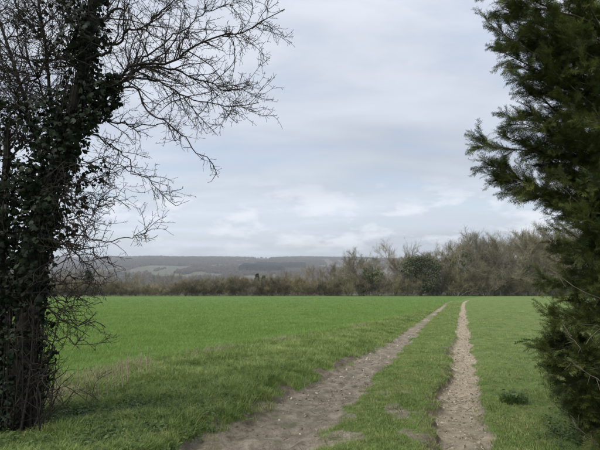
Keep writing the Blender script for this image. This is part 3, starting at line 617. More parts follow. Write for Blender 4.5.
# ------------------------------------------------------------------ woods and farms on the far side of the valley
def build_valley():
    def crown(seed, tall):
        rg = np.random.default_rng(seed); P = unit(rg.normal(size=(90, 3))); P[:, 2] = np.abs(P[:, 2]) * tall; g = Geo()
        n = 90; c = P * rg.uniform(.55, 1.0, n)[:, None]; d = unit(P + rg.normal(0, .5, P.shape)); s = unit(np.cross(d, rg.normal(size=P.shape)))
        V = np.stack([c - s * .22 - d * .2, c + s * .22 - d * .2, c + d * .5], 1); g.add(V.reshape(-1, 3), np.arange(n * 3).reshape(-1, 3)); return g.mesh('far_crown')
    def spire(seed):
        rg = np.random.default_rng(seed); n = 100; t = rg.uniform(0, 1, n); a = rg.uniform(0, 6.28, n); r = (1 - t) * .55 + .06; c = np.stack([r * np.cos(a), r * np.sin(a), t * 1.9], 1)
        d = np.stack([np.cos(a), np.sin(a), -.3 + 0 * a], 1); s = np.stack([-np.sin(a), np.cos(a), 0 * a], 1); V = np.stack([c - s * .2, c + s * .2, c + d * .2 + np.array([0, 0, .35])], 1); g = Geo(); g.add(V.reshape(-1, 3), np.arange(n * 3).reshape(-1, 3)); return g.mesh('far_spire')
    mw = mat_twig('far_wood', (0.085, 0.070, 0.058), (0.135, 0.110, 0.085), 1 / 90); mc = mat_leaf('far_plantation', [(.3, (.010, .017, .013)), (.7, (.020, .029, .021))], 1 / 40, .05, .7)
    protos = [crown(i, 1.0) for i in range(4)]; sp = [spire(i) for i in range(3)]
    n = 60000; y = np.sqrt(rng.uniform(600 ** 2, 3900 ** 2, n)); ang = rng.uniform(-.85, .75, n); x = ang * y
    f = fbm(x / 330 + 9, y / 420, 201, 3); keep = (f > np.where(ang > -.27, .40, .42)) | ((y > 3250) & (f > .40)) | (fbm(x / 60, y / 600, 211, 2) > .74)
    pl_c = ground_at(262, 272, 1000); py_ = pl_c[1]; print('plantation', pl_c); plant = (np.abs(x - pl_c[0] * y / py_) < 110) & (y > py_ - 60) & (y < py_ + 420) | (np.abs(x - pl_c[0] - 60) < 150) & (np.abs(y - py_ - 480) < 100)
    green = (np.abs(x - at(255, 270, 1500)[0]) < 70) & (np.abs(y - 1560) < 170)
    keep &= ~plant & ~green; xs, ys = x[keep], y[keep]; m = len(xs); s = rng.uniform(5, 9, m)
    P = np.stack([xs, ys, ground_h(xs, ys)], 1); instancer('far_woodland', P, np.stack([0 * s, 0 * s, rng.uniform(0, 6.28, m)], 1), np.stack([s, s, s * rng.uniform(1.1, 1.6, m)], 1), protos, mw, 'hazy brown leafless woods on the hills across the valley', 'woodland')
    m = 2600; ya = np.concatenate([py_ + rng.uniform(0, 400, m), py_ + 480 + rng.uniform(-80, 80, m)]); xa = np.concatenate([pl_c[0] * ya[:m] / py_ + rng.uniform(-95, 95, m), pl_c[0] + 60 + rng.uniform(-130, 130, m)]); s = rng.uniform(9, 12, 2 * m)
    instancer('far_plantation', np.stack([xa, ya, ground_h(xa, ya)], 1), np.stack([0 * s, 0 * s, rng.uniform(0, 6.28, 2 * m)], 1), np.stack([s, s, s], 1), sp, mc, 'dark conifer plantation block on the far hillside', 'plantation')
    # a few farm buildings in the valley
    ml = NT('pale_render'); ml = ml.done(ml.ramp(ml.noise(1.5, 4), [(.3, (.42, .39, .34)), (.7, (.56, .53, .47))])); mr = NT('roof_tile'); mr = mr.done(mr.ramp(mr.noise(2, 4), [(.3, (.13, .075, .055)), (.7, (.21, .12, .09))])); mwn = NT('window_dark'); mwn = mwn.done((.03, .03, .035), .2)
    for i, (px, py, L_, lab) in enumerate(((137, 268, 16, 'leftmost tiny pale farmhouse far down the valley'), (143, 268.5, 11, 'middle tiny pale house far down the valley'), (149, 267.5, 20, 'longest tiny pale barn far down the valley'))):
        p = at(px, py, 1750); z = float(ground_h(p[0], 1750)); t = thing('far_house', lab, 'house', (p[0], 1750, z), 'farm buildings in the valley', .3 * i - .3); Wd, Hh, Rf = 7, 5.5, 4
        def box(a, b): 
            a = np.array(a, float); b = np.array(b, float); v = np.array([[(a, b)[i >> k & 1][k] for k in range(3)] for i in range(8)]); g = Geo(); q = [[0, 1, 3, 2], [4, 6, 7, 5], [0, 4, 5, 1], [2, 3, 7, 6], [0, 2, 6, 4], [1, 5, 7, 3]]
            g.add(v, [[c[0], c[1], c[2]] for c in q] + [[c[0], c[2], c[3]] for c in q]); return g
        put('wall', box((-L_ / 2, -Wd / 2, -1), (L_ / 2, Wd / 2, Hh)).mesh('wall'), ml, t); e = .4
        v = [[-L_ / 2 - e, -Wd / 2 - e, Hh], [L_ / 2 + e, -Wd / 2 - e, Hh], [L_ / 2 + e, Wd / 2 + e, Hh], [-L_ / 2 - e, Wd / 2 + e, Hh], [-L_ / 2 - e, 0, Hh + Rf], [L_ / 2 + e, 0, Hh + Rf]]
        g = Geo(); g.add(v, [[0, 1, 5], [0, 5, 4], [2, 3, 4], [2, 4, 5], [0, 4, 3], [1, 2, 5], [0, 3, 2], [0, 2, 1]]); rf = put('roof', g.mesh('roof'), mr, t); put('chimney', box((L_ / 2 - 2, -.5, Hh + 2), (L_ / 2 - 1, .5, Hh + Rf + 1.2)).mesh('chimney'), mr, rf)
        for wx in (-L_ / 4, L_ / 4): put('window', box((wx - .6, -Wd / 2 - .05, 1.2), (wx + .6, -Wd / 2 + .1, 2.8)).mesh('window'), mwn, t)
build_valley()

# ------------------------------------------------------------------ the ivy covered tree on the left
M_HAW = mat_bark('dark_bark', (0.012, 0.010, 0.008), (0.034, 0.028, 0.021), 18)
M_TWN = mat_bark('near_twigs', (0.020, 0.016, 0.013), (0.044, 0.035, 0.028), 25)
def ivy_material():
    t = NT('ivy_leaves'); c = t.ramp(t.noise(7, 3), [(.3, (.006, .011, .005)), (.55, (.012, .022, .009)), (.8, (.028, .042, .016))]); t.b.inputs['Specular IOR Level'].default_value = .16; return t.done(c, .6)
M_IVY = ivy_material()
def branch_out(limbs, rg, n1, n2, n3, l1=(.35, .8), up=0.02):
    """side branches, twigs and short budded spurs along a set of limbs"""
    A, B, C = [], [], []
    def kids(src, n, t0, ls, ang, npt, wander, r, out, up):
        for p, rr in src:
            L_ = np.sum(np.linalg.norm(np.diff(p, axis=0), axis=1)); cnt = max(1, int(round(n * L_ + rg.uniform(-.5, .5))))
            for i in range(cnt):
                t = t0 + (1 - t0) * rg.uniform() ** .9; k = t * (len(p) - 1); j = min(int(k), len(p) - 2); q = p[j] + (p[j + 1] - p[j]) * (k - j)
                ln = rg.uniform(*ls) * (1.15 - .6 * t); out.append((grow(q, perp_dir(p[j + 1] - p[j], rg.uniform(*ang), rg) + np.array([0, 0, up]), ln, npt, wander, rg, up * .3), np.linspace(max(min(r[0], rr[j] * .7), r[1]), r[1], npt)))
    kids(limbs, n1, .12, l1, (.5, 1.1), 7, .17, (.009, .0026), A, up)
    kids(limbs + A, n2, .10, (.12, .36), (.6, 1.25), 6, .20, (.0040, .0019), B, up)
    kids(A + B, n3, .1, (.025, .085), (.7, 1.4), 3, .15, (.0026, .0017), C, up)
    return A, B, C
def build_ivy_tree():
    rg = np.random.default_rng(11); base = ground_at(22, 432); t = thing('ivy_covered_tree', 'dark leafless tree wrapped in ivy, its twigs spreading over the left sky', 'tree', base)
    D = base[1]
    main = resample([base + [0, 0, -.2]] + [at(px, py, D + dd) for px, py, dd in ((22, 380, 0), (26, 300, .05), (42, 210, .1), (64, 145, .1), (80, 90, .1), (88, 45, .05), (93, 0, 0), (100, -60, .1), (108, -130, .2))], 28)
    trunk = [(main, np.linspace(.115, .028, 28))]
    second = resample([main[11], at(40, 150, D + .3), at(22, 90, D + .4), at(6, 40, D + .5), at(-15, -20, D + .6)], 14)
    third = resample([main[13], at(50, 110, D + .4), at(48, 60, D + .5), at(38, 0, D + .5), at(30, -60, D + .6)], 14)
    trunk += [(second, np.linspace(.026, .012, 14)), (third, np.linspace(.022, .010, 14))]
    def L(pts, r0=.022, n=26):
        p = resample([at(x, y, D + d) for x, y, d in pts], n); j = rg.normal(0, .045, p.shape); j[1:-1] = (j[:-2] + j[1:-1] + j[2:]) / 3; j[0] = 0; return (p + j, .004 + (r0 * .78 - .004) * np.linspace(1, 0, n) ** 1.15)
    limbs = [L([(82, 85, .1), (105, 85, 0), (135, 65, -.1), (175, 60, -.2), (210, 42, -.25), (250, 28, -.3), (277, 17, -.3)], .026),
             L([(85, 100, .1), (125, 80, .1), (145, 70, .1), (170, 70, .2), (200, 80, .2), (225, 90, .2), (253, 92, .25)], .024),
             L([(125, 80, .1), (150, 78, .1), (172, 86, .1), (190, 102, 0), (215, 106, -.1), (252, 107, -.1)], .014),
             L([(86, 95, .05), (130, 85, 0), (150, 112, -.1), (182, 132, -.2), (195, 145, -.25), (206, 160, -.3), (218, 178, -.3)], .016),
             L([(86, 60, 0), (112, 45, -.1), (140, 28, -.2), (165, 8, -.3), (185, -12, -.3)], .022),
             L([(92, 20, 0), (120, 10, .2), (150, -5, .3), (180, -30, .4)], .018),
             L([(140, 66, -.1), (165, 45, .1), (190, 22, .2), (222, 5, .2), (240, 10, .2)], .013),
             L([(84, 110, .1), (110, 118, .3), (140, 128, .4), (165, 130, .4), (178, 140, .4)], .014),
             L([(70, 140, .1), (95, 132, .2), (120, 150, .3), (138, 178, .3), (150, 182, .3), (166, 205, .3)], .011),
             L([(60, 160, .1), (85, 160, -.1), (110, 168, -.2), (130, 170, -.3), (150, 172, -.3)], .010),
             L([(52, 190, .1), (78, 185, 0), (95, 180, -.1), (112, 170, -.2)], .010), L([(50, 200, .1), (75, 205, .2), (95, 200, .3), (122, 195, .3)], .010),
             L([(46, 215, .1), (70, 218, -.1), (95, 212, -.2), (126, 200, -.3)], .010), L([(45, 225, .1), (75, 232, .1), (100, 240, 0), (135, 238, 0), (148, 228, 0)], .011),
             L([(42, 235, .1), (62, 244, -.2), (80, 256, -.3), (96, 268, -.4), (108, 272, -.4)], .018), L([(66, 247, -.2), (84, 244, -.3), (96, 252, -.3), (110, 262, -.3)], .012),
             L([(38, 262, 0), (55, 276, -.2), (72, 290, -.2)], .013), L([(36, 280, .1), (60, 300, -.1), (80, 296, -.2), (100, 296, -.2)], .012),
             L([(34, 300, .1), (52, 318, -.1), (72, 325, -.2), (92, 322, -.3), (108, 330, -.3)], .012), L([(33, 290, .1), (56, 285, .2), (80, 275, .2), (95, 280, .2)], .010),
             L([(30, 330, .1), (50, 338, -.1), (72, 345, -.2), (90, 342, -.2)], .009), L([(60, 170, .1), (70, 190, -.3), (78, 215, -.35), (84, 245, -.35)], .008),
             # branches crossing the upper left corner
             L([(20, 85, .4), (40, 70, .3), (60, 40, .3), (75, 5, .3)], .016), L([(15, 70, .4), (0, 65, .3), (-30, 80, .2)], .014), L([(35, 110, .3), (10, 105, .5), (-15, 95, .6)], .018),
             L([(48, 60, .5), (70, 50, .6), (100, 20, .7), (125, -10, .8)], .012), L([(40, 30, .5), (20, 20, .4), (-10, 25, .4)], .013), L([(45, 95, .4), (25, 60, .2), (15, 20, .1), (12, -20, 0)], .013),
             L([(30, 120, .3), (12, 90, .1), (-5, 50, 0)], .014), L([(80, 75, 0), (55, 55, -.3), (35, 25, -.4), (20, -10, -.5)], .013), L([(64, 120, .1), (42, 95, .5), (20, 80, .6), (-12, 75, .7)], .013), L([(88, 30, 0), (65, 15, .4), (50, -20, .5)], .013),
             L([(40, 150, .3), (20, 135, .5), (-10, 140, .6)], .012)]
    A, B, C = branch_out(limbs[:3] + limbs[4:7], rg, 12, 12, 19); A1, B1, C1 = branch_out(limbs[3:4], rg, 5.0, 6.0, 14, (.10, .25)); A3, B3, C3 = branch_out(limbs[7:], rg, 8.0, 8.5, 15, (.20, .52)); A1 += A3; B1 += B3; C1 += C3; A += A1; B += B1; C += C1
    A2, B2, C2 = branch_out([l for l in limbs if l[0][-1][0] < base[0] + .9 and l[0][-1][2] > 3.0] + [(second, np.linspace(.03, .01, 14)), (third, np.linspace(.03, .01, 14))], rg, 13, 10, 7)
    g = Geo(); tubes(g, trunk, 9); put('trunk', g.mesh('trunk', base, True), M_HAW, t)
    for l in limbs:
        g = Geo(); tubes(g, [l], 6); put('limb', g.mesh('limb', base, True), M_HAW, t)
    g = Geo(); tubes(g, A + A2, 4); tubes(g, B + C + B2 + C2, 3)
    buds = np.array([p[-1] for p, r in C + B]); buds = np.concatenate([buds[::2], np.array([p[i] for p, r in B for i in (2, 4)])]); k = len(buds); bv = np.array([[0, 0, -1], [1, 0, 0], [-.5, .87, 0], [-.5, -.87, 0], [0, 0, 1.3]]); bf = np.array([[0, 2, 1], [0, 3, 2], [0, 1, 3], [4, 1, 2], [4, 2, 3], [4, 3, 1]])
    stamp(g, bv, bf, np.eye(3)[None] * (rg.uniform(.0024, .0050, k))[:, None, None], buds)
    put('twigs', g.mesh('twigs', base), M_TWN, t, kind='stuff')
    # ivy: clumps round the trunk, thick low down, open at the top, with a bulge to the right at mid height
    Ps, Ns = [], []
    def clump(c, n, s):
        q = rg.normal(size=(n, 3)); q = unit(q) * (rg.uniform(.25, 1, n) ** .5)[:, None]; Ps.append(c + q * np.asarray(s)); Ns.append(q + np.array([0, -.3, .15]))
    for i in range(1, 27):
        f = i / 27; wdt = np.interp(f, [0, .3, .45, .55, .65, .8, 1], [.22, .30, .36, .30, .24, .19, .14]); n = int(np.interp(f, [0, .3, .5, .65, .8, 1], [120, 210, 300, 220, 90, 45]))
        for k in range(3): clump(main[i] + rg.normal(0, wdt * .36, 3) - [wdt * .12, 0, 0], n // 2, (wdt * .75, wdt * .75, .22))
    for px, py, dd, n, s in ((60, 150, 0, 220, .22), (72, 135, 0, 260, .2), (95, 92, 0, 200, .16), (108, 95, 0, 200, .15), (112, 82, -.05, 120, .12), (100, 110, .05, 160, .13), (85, 120, -.05, 200, .16), (30, 185, 0, 260, .25), (18, 205, .1, 260, .26), (48, 205, -.05, 180, .16), (40, 240, 0, 200, .2), (12, 250, 0, 260, .25),
                            (75, 62, .1, 90, .16), (66, 40, .1, 70, .16), (104, 40, .1, 50, .12), (80, 10, 0, 90, .2), (70, -10, 0, 90, .2), (48, 60, .5, 70, .18), (30, 25, .4, 60, .2), (42, 8, .4, 60, .2), (15, 290, 0, 200, .2), (10, 340, 0, 160, .18), (25, 350, 0, 90, .14), (8, 390, -.1, 120, .16)):
        clump(at(px, py, D + dd), n, (s, s, s * 1.1))
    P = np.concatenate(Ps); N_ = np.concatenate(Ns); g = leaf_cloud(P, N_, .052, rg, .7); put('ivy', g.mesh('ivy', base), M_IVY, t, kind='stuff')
    vines = []
    for k in range(16):
        a0 = rg.uniform(0, 6.28); idx = np.arange(0, rg.integers(14, 26)); a = a0 + np.cumsum(rg.normal(0, .35, len(idx))); r = (np.linspace(.13, .05, 28)[idx] + .02 + rg.uniform(0, .05))[:, None]
        vines.append((resample(main[idx] + np.stack([np.cos(a), np.sin(a), 0 * a], 1) * r, 30), np.linspace(.011, .004, 30)))
    g = Geo(); tubes(g, vines, 4); put('ivy_stems', g.mesh('ivy_stems', base, True), M_HAW, t)
    # the broken ivy stem at the photograph's left edge
    b2 = ground_at(-6, 428); t2 = thing('ivy_covered_stump', 'broken upright stump smothered in ivy at the far left edge', 'stump', b2); d2 = b2[1]
    st = resample([b2 + [0, 0, -.2], at(-4, 330, d2), at(2, 230, d2), at(7, 165, d2), at(8, 120, d2)], 16); g = Geo(); rr = np.linspace(.10, .028, 16); rr[-1] = .010; tubes(g, [(st, rr)], 9)
    sp = [(grow(st[-2] + rg.normal(0, .02, 3), (rg.normal(0, .15), rg.normal(0, .15), 1), .14, 4, .05, rg), np.linspace(.016, .002, 4)) for _ in range(5)]; tubes(g, sp, 4); put('trunk', g.mesh('trunk', b2, True), M_HAW, t2)
    Ps.clear(); Ns.clear()
    for i in range(1, 16):
        for k in range(3): clump(st[i] + rg.normal(0, .09, 3), 90 if i < 13 else 40, (.19, .19, .2))
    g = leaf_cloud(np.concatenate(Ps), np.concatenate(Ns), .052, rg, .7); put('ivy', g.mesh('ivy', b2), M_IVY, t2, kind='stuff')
    lm = [(grow(st[i], (rg.normal(), rg.normal(0, .6), .8), rg.uniform(.5, 1.0), 8, .15, rg, .05), np.linspace(.012, .004, 8)) for i in range(5, 15) for _ in range(2)]
    A, B, C = branch_out(lm, rg, 5, 6, 8, (.2, .5)); g = Geo(); tubes(g, lm + A, 4); tubes(g, B + C, 3); put('twigs', g.mesh('twigs', b2), M_TWN, t2, kind='stuff')
    # thin upright hedge stems round the foot of the tree
    M_STEM = mat_bark('hedge_stem', (.018, .016, .012), (.048, .042, .032), 20)
    for i in range(27):
        px = (14, 33, 37, 41, 44, 28, 35, 39, 42, 8, 46, 48, 31, 4, 11, 18, 24, 30, 36, 42, 2, 16, 22, 27, 33, 38, 45)[i]; p = ground_at(px, (424 - (px > 44) * 8 - (i % 3) * 3) if i < 13 else 430 + i % 4 * 3 - (px > 30) * 4); side_ = 'right' if px > 38 else 'left'
        s = thing('hedge_sapling', f'slender bare hedge stem at the {side_} foot of the ivy covered tree', 'sapling', p, f'slender hedge stems on the {side_} side of the ivy tree'); top = (330, 300, 260, 300, 330, 280, 250, 320, 350, 260, 370, 385, 300, 290, 330, 300, 270, 340, 300, 330, 350, 360, 310, 370, 345, 375, 365)[i]
        e = at(px + rg.normal(6, 9), top, p[1] + rg.normal(0, .2)); st = resample([p + [0, 0, -.1], p * .6 + e * .4 + rg.normal(0, .05, 3), e], 12); g = Geo(); tubes(g, [(st, np.linspace(rg.uniform(.007, .013), .004, 12))], 6); put('stem', g.mesh('stem', p, True), M_STEM, s)
        A, B, C = branch_out([(st, np.linspace(.012, .005, 12))], rg, 7, 6, 5, (.12, .4), .15); g = Geo(); tubes(g, A, 4); tubes(g, B + C, 3); put('twigs', g.mesh('twigs', p), M_TWN, s, kind='stuff')
    # bramble canes and dry stalks along the edge of the crop
    M_CANE = mat_bark('bramble_cane', (.05, .042, .032), (.12, .10, .075), 20)
    for i, (x0, y0, x1, y1, x2, y2) in enumerate(((48, 418, 60, 380, 92, 405), (62, 412, 75, 385, 104, 404), (40, 420, 55, 395, 45, 372), (84, 408, 88, 390, 100, 402), (30, 425, 50, 390, 70, 412), (55, 415, 48, 385, 30, 390), (90, 404, 95, 380, 112, 372), (70, 412, 58, 392, 46, 378))):
        p = ground_at(x0, y0); d = p[1]; s = thing('bramble_cane', ('bare bramble cane over the dry grass, ' + ('bent towards the right' if x2 > x0 else 'bent towards the ivy covered tree')), 'bramble', p, 'bramble canes ' + ('bent right' if x2 > x0 else 'bent left'))
        st = resample([p + [0, 0, -.05], at(x1, y1, d + .1), at(x2, y2, d + .15)], 10); g = Geo(); tubes(g, [(st, np.linspace(.006, .0035, 10))], 5); put('cane', g.mesh('cane', p, True), M_CANE, s)
        A, B, C = branch_out([(st, np.linspace(.005, .003, 10))], rg, 5, 3, 8, (.08, .22), .1); g = Geo(); tubes(g, A + B + C, 3); put('side_shoots', g.mesh('side_shoots', p), M_CANE, s)
    M_STALK = mat_bark('dry_stalk', (.26, .21, .14), (.46, .39, .27), 30)
    sp = [(64, 405, 382), (70, 404, 375), (78, 402, 368), (95, 398, 372), (108, 400, 380), (116, 396, 377), (119, 390, 368), (123, 392, 362), (124, 388, 365), (128, 386, 360), (139, 379, 362), (141, 376, 352), (147, 376, 355), (149, 373, 358), (85, 402, 378), (101, 404, 388), (57, 410, 380), (112, 394, 384)]
    for i, (px, y0, y1) in enumerate(sp):
        p = ground_at(px, y0); d = p[1]; wh = 'nearest the ivy covered tree' if px < 105 else 'in the middle group' if px < 132 else 'farthest from the ivy covered tree'
        s = thing('dry_stalk', f'thin dry weed stalk at the crop edge, {wh}', 'stalk', p, f'dry stalks {wh}'); e = at(px + rg.normal(0, 2.0), y1 - 6, d); st = resample([p + [0, 0, -.03], (p + e) / 2 + rg.normal(0, .012, 3), e], 8); g = Geo(); tubes(g, [(st, np.linspace(.0075, .0035, 8))], 4); put('stem', g.mesh('stem', p), M_STALK, s)
        g = Geo(); tubes(g, [(grow(st[3 + j % 5], (rg.normal(), rg.normal(), 1.2), rg.uniform(.04, .10), 4, .1, rg), np.linspace(.0038, .0022, 4)) for j in range(5)], 3); put('seed_head', g.mesh('seed_head', p), M_STALK, s)
build_ivy_tree()

# ------------------------------------------------------------------ the cypress on the right
def spray_proto(seed, L_=0.20):              # flat feathery spray: axis, side shoots, short scale shoots
    rg = np.random.default_rng(seed); V = []; Fc = []
    def sliver(a, b, w_):
        d = b - a; s = unit(np.cross(d, [0, 0, 1])) * w_ / 2; k = len(V); m = a + d * .5; V.extend([a - s * .7, a + s * .7, m + s, b, m - s]); Fc.extend([[k, k + 1, k + 2], [k, k + 2, k + 4], [k + 4, k + 2, k + 3]])
    ax = np.array([0, 0, 0.]); d = np.array([0, 1, 0.]); n = 7
    for i in range(n):
        nx = ax + (d + rg.normal(0, .07, 3)) * L_ / n; sliver(ax, nx, .0050); f = i / n
        for sgn in (-1, 1):
            ln = L_ * .50 * (1.05 - f) ** .7 * rg.uniform(.5, 1.2); dd = unit(np.array([sgn * .62, 1.0, rg.normal(0, .35)])); e = ax + dd * ln; sliver(ax, e, .0050)
            m = max(2, int(ln / .023))
            for j in range(m):
                q = ax + dd * ln * (j + .6) / m
                for s2 in (-1, 1):
                    a2 = math.atan2(dd[1], dd[0]) + s2 * .58; l2 = .036 * (1.1 - .5 * j / m) * rg.uniform(.6, 1.2); sliver(q, q + np.array([cos(a2), sin(a2), rg.normal(0, .4)]) * l2, .0044)
        ax = nx
    V = np.array(V); V[:, 2] -= (V[:, 1] / L_) ** 2 * L_ * .18; return V, np.array(Fc)
def build_cypress():
    rg = np.random.default_rng(21); bx, by = 4.05, 5.3; base = np.array([bx, by, float(ground_h(bx, by))])
    t = thing('cypress_tree', 'large feathery evergreen cypress leaning in from the right edge', 'tree', base)
    M_B = mat_bark('cypress_bark', (.060, .045, .032), (.15, .115, .085), 14)
    tm = NT('cypress_sprays'); f = tm.math('ADD', tm.math('MULTIPLY', tm.noise(2.2, 3), .65), tm.math('MULTIPLY', tm.noise(24, 2), .35))
    c = tm.ramp(f, [(.30, (.018, .030, .009)), (.46, (.044, .066, .015)), (.58, (.098, .120, .026)), (.70, (.185, .170, .055))]); tm.done(c, .6)
    tr_ = tm.N.new('ShaderNodeBsdfTranslucent'); tm.L.new(c, tr_.inputs[0]); mx = tm.N.new('ShaderNodeMixShader'); mx.inputs[0].default_value = .25; tm.L.new(tm.b.outputs[0], mx.inputs[1]); tm.L.new(tr_.outputs[0], mx.inputs[2]); tm.L.new(mx.outputs[0], tm.out.inputs[0]); M_S = tm.m
    trunk = resample([base + [0, 0, -.3], base + [-.05, 0, 1.2], base + [.05, .05, 2.6], base + [0, 0, 4.4], base + [.05, 0, 6.6]], 20)
    g = Geo(); tubes(g, [(trunk, np.linspace(.17, .03, 20))], 10); put('trunk', g.mesh('trunk', base, True), M_B, t)
    # limb tips: the photograph's outline, at their own depths
    tips = [(484, 2, 4.6), (480, 28, 4.5), (490, 52, 4.7), (505, 74, 4.5), (522, 92, 4.8), (500, 15, 5.0), (515, 40, 4.9), (530, 62, 4.4), (545, 85, 5.0), (535, 20, 4.3), (560, 45, 4.2), (580, 70, 4.2), (505, -25, 4.7), (530, -50, 4.8), (570, -20, 4.3), (492, -12, 4.6),
            (470, 146, 4.5), (468, 160, 4.6), (478, 172, 4.5), (496, 182, 4.6), (512, 192, 4.5), (484, 134, 4.7), (500, 120, 4.5), (516, 112, 4.8), (530, 122, 4.5), (520, 150, 4.6), (540, 170, 4.7), (545, 140, 4.5), (535, 195, 4.7),
            (560, 110, 4.4), (575, 140, 4.4), (562, 185, 4.4), (558, 215, 4.5), (566, 235, 4.4), (560, 258, 4.6), (556, 280, 4.5), (550, 300, 4.5), (540, 318, 4.4), (530, 336, 4.4), (532, 350, 4.4), (546, 340, 4.6), (548, 368, 4.3), (560, 385, 4.3), (575, 398, 4.3), (590, 412, 4.3), (566, 402, 4.4), (572, 412, 4.5), (580, 424, 4.4), (590, 432, 4.3), (602, 440, 4.3), (612, 430, 4.2), (598, 420, 4.6), (585, 405, 4.7), (565, 320, 4.3), (575, 350, 4.2), (580, 290, 4.2), (578, 250, 4.2), (585, 215, 4.2), (590, 370, 4.1), (595, 330, 4.1), (598, 270, 4.1), (590, 180, 4.1), (595, 110, 4.1), (590, 30, 4.1)]
    limbs = []
    for (px, py, d) in tips:
        e = at(px + np.interp(px, [545, 590], [13, 0]), py, d); z0 = np.clip(e[2] - rg.uniform(.25, .75) * (1 if py < 250 else .6), base[2] + .22, base[2] + 6.2); k = np.argmin(np.abs(trunk[:, 2] - z0)); s = trunk[k]
        m = s * .5 + e * .5 + rg.normal(0, .10, 3) + [0, 0, .05]; limbs.append((resample([s, m, e], 11), np.linspace(.020, .004, 11)))
    for px, py in [(560 + 28 * (i % 4) + rg.uniform(-10, 10), -20 + 17 * (i // 2) + rg.uniform(-8, 8)) for i in range(52)]:   # the dense body round the trunk
        e = at(px, py, rg.uniform(4.3, 5.3)); k = np.argmin(np.abs(trunk[:, 2] - max(e[2] - .25, base[2] + .3))); limbs.append((resample([trunk[k], (trunk[k] + e) / 2 + rg.normal(0, .06, 3), e], 9), np.linspace(.014, .004, 9)))
    for (px, py) in ((502, 8), (508, 30), (514, 22), (506, 50), (520, 66), (528, 40), (545, 30), (550, 60), (516, 5), (536, 80), (500, 40), (524, 84)):
        e = at(px, py, rg.uniform(4.4, 5.2)); k = np.argmin(np.abs(trunk[:, 2] - (e[2] - .4))); limbs.append((resample([trunk[k], (trunk[k] + e) / 2 + rg.normal(0, .08, 3), e], 9), np.linspace(.014, .004, 9)))
    for i in range(24):                        # the sides of the tree that the photograph does not show
        a = rg.uniform(-1.2, 2.0); z0 = rg.uniform(.4, 6.0); r = np.interp(z0, [0, 3, 6.4], [1.5, 1.4, .5]) * rg.uniform(.8, 1.1); s = np.array([bx, by, base[2] + z0]); e = s + [cos(a) * r, sin(a) * r, .35]; limbs.append((resample([s, (s + e) / 2 + [0, 0, .08], e], 9), np.linspace(.02, .004, 9)))
    g = Geo(); side_ = []
    for li, (p, r) in enumerate(limbs):
        L_ = np.linalg.norm(p[-1] - p[0]); n = int((9 * L_ + 3) * (.9 if li < 16 else 1.25 if li < 29 else 1.0))
        for i in range(n):
            tt = rg.uniform(.28, 1.0); k = tt * (len(p) - 1); j = min(int(k), len(p) - 2); q = p[j] + (p[j + 1] - p[j]) * (k - j); d = perp_dir(p[j + 1] - p[j], rg.uniform(.35, .95), rg) * np.array([1, 1, .75]) + [0, 0, .12]
            ln = rg.uniform(.16, .42) * (1.15 - .55 * tt); side_.append((grow(q, d, ln, 5, .12, rg, .03), np.linspace(.005, .002, 5)))
        side_.append((p[-4:], np.linspace(.005, .002, 4)))
    for l in limbs:
        h = Geo(); tubes(h, [l], 5); put('limb', h.mesh('limb', base, True), M_B, t)
    g = Geo(); tubes(g, side_, 3); put('branchlets', g.mesh('branchlets', base), M_B, t, kind='stuff')
    protos = [spray_proto(300 + i) for i in range(5)]; g = Geo(); Pp, Dd = [], []
    for p, r in side_:
        n = len(p); cnt = 9
        for i in range(cnt):
            tt = (i + rg.uniform(0, 1)) / cnt; k = tt * (n - 1); j = min(int(k), n - 2); q = p[j] + (p[j + 1] - p[j]) * (k - j); d = unit(p[j + 1] - p[j]); Pp.append(q); Dd.append(d + perp_dir(d, 1.2, rg) * rg.uniform(.2, .9))
    Pp, Dd = np.array(Pp), np.array(Dd); print('sprays', len(Pp)); M = frames(Dd, np.array([0, 0, 1.0]) + rg.normal(0, .3, Dd.shape), rg, .8) * rg.uniform(.32, .80, len(Pp))[:, None, None]; kk = rg.integers(0, 5, len(Pp))
    for i in range(5):
        me = protos[i]; stamp(g, me[0], me[1], M[kk == i], Pp[kk == i])
    print('spray tris', sum(len(f) for f in g.f)); put('foliage', g.mesh('foliage', base), M_S, t, kind='stuff')
    # pale dead branches showing in front of the foliage
    M_D = mat_bark('dead_wood', (.06, .048, .036), (.15, .125, .10), 20)
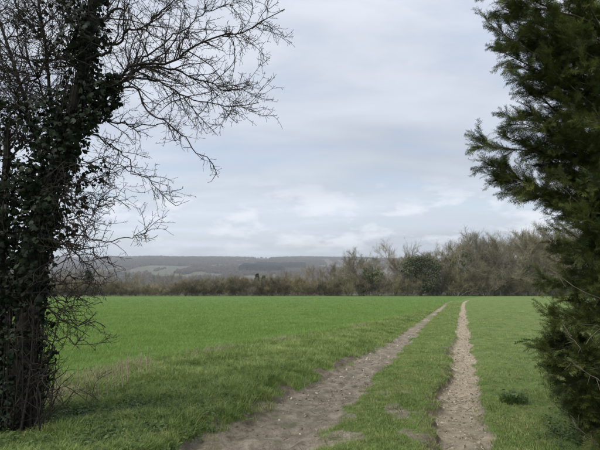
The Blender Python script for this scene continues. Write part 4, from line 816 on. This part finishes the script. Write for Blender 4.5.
    for pts, r in (([(548, 268, 4.3), (565, 282, 4.2), (580, 292, 4.15), (605, 303, 4.1), (640, 300, 4.6)], .010), ([(586, 344, 4.0), (600, 325, 4.0), (625, 305, 4.3)], .010), ([(567, 360, 4.1), (585, 372, 4.05), (606, 385, 4.1)], .008), ([(558, 185, 4.25), (566, 191, 4.2), (574, 200, 4.3), (600, 215, 4.5)], .012), ([(582, 352, 4.05), (572, 340, 4.1), (563, 325, 4.2)], .006), ([(570, 415, 4.0), (580, 430, 4.0), (597, 446, 4.1)], .008)):
        st = resample([at(*q) for q in pts], 12); g = Geo(); tubes(g, [(st + np.concatenate([[[0, 0, 0]], rg.normal(0, .012, (11, 3))]), np.linspace(r * .25, r * .75, 12))], 6); tubes(g, [(grow(st[j], (rg.normal(-.5, .5), rg.normal(-.2, .4), rg.normal()), rg.uniform(.06, .16), 4, .15, rg), np.linspace(.003, .0015, 4)) for j in (1, 3, 4, 6, 8)], 3); put('dead_branch', g.mesh('dead_branch', base), M_D, t, label='pale bare dead branch among the sprays')
    # dark tussock in the grass on the right and two clods beside the track
    b = ground_at(514, 403); tt = thing('grass_tussock', 'dark green bushy tussock standing in the short grass right of the track', 'tussock', b); m_t = mat_leaf('tussock_leaf', [(.3, (.035, .065, .018)), (.7, (.095, .15, .04))], 9, .25, .6, False)
    tus = tuft(500, 320, .20, .006, .17, .75, 'blades'); put('blades', tus, m_t, tt, kind='stuff'); lf = leafy(501, 70, 'leaves', .18); put('leaves', lf, m_t, tt, kind='stuff')
build_cypress()

# ------------------------------------------------------------------ the air
def build_haze():
    x0, x1, y0, y1, z0, z1 = -8000., 8000., -330., 9500., -130., 125.
    v = [[x, y, z] for x in (x0, x1) for y in (y0, y1) for z in (z0, z1)]
    f = [[0, 1, 3, 2], [4, 6, 7, 5], [0, 4, 5, 1], [2, 3, 7, 6], [0, 2, 6, 4], [1, 5, 7, 3]]
    me = mk_mesh('haze', v, f); m = bpy.data.materials.new('thin_haze'); m.use_nodes = True; nt = m.node_tree; nt.nodes.clear(); o = nt.nodes.new('ShaderNodeOutputMaterial'); pv = nt.nodes.new('ShaderNodeVolumePrincipled')
    pv.inputs['Color'].default_value = (.86, .92, 1.0, 1); pv.inputs['Density'].default_value = 1.65e-4; pv.inputs['Anisotropy'].default_value = .2; nt.links.new(pv.outputs[0], o.inputs['Volume'])
    put('haze', me, m, kind='stuff', label='pale blue haze thickening towards the far hills', category='haze')
build_haze()
print('tris', sum(sum(len(p.vertices) - 2 for p in me.polygons) if len(me.polygons) < 1000 else len(me.loops) - 2 * len(me.polygons) for me in bpy.data.meshes))
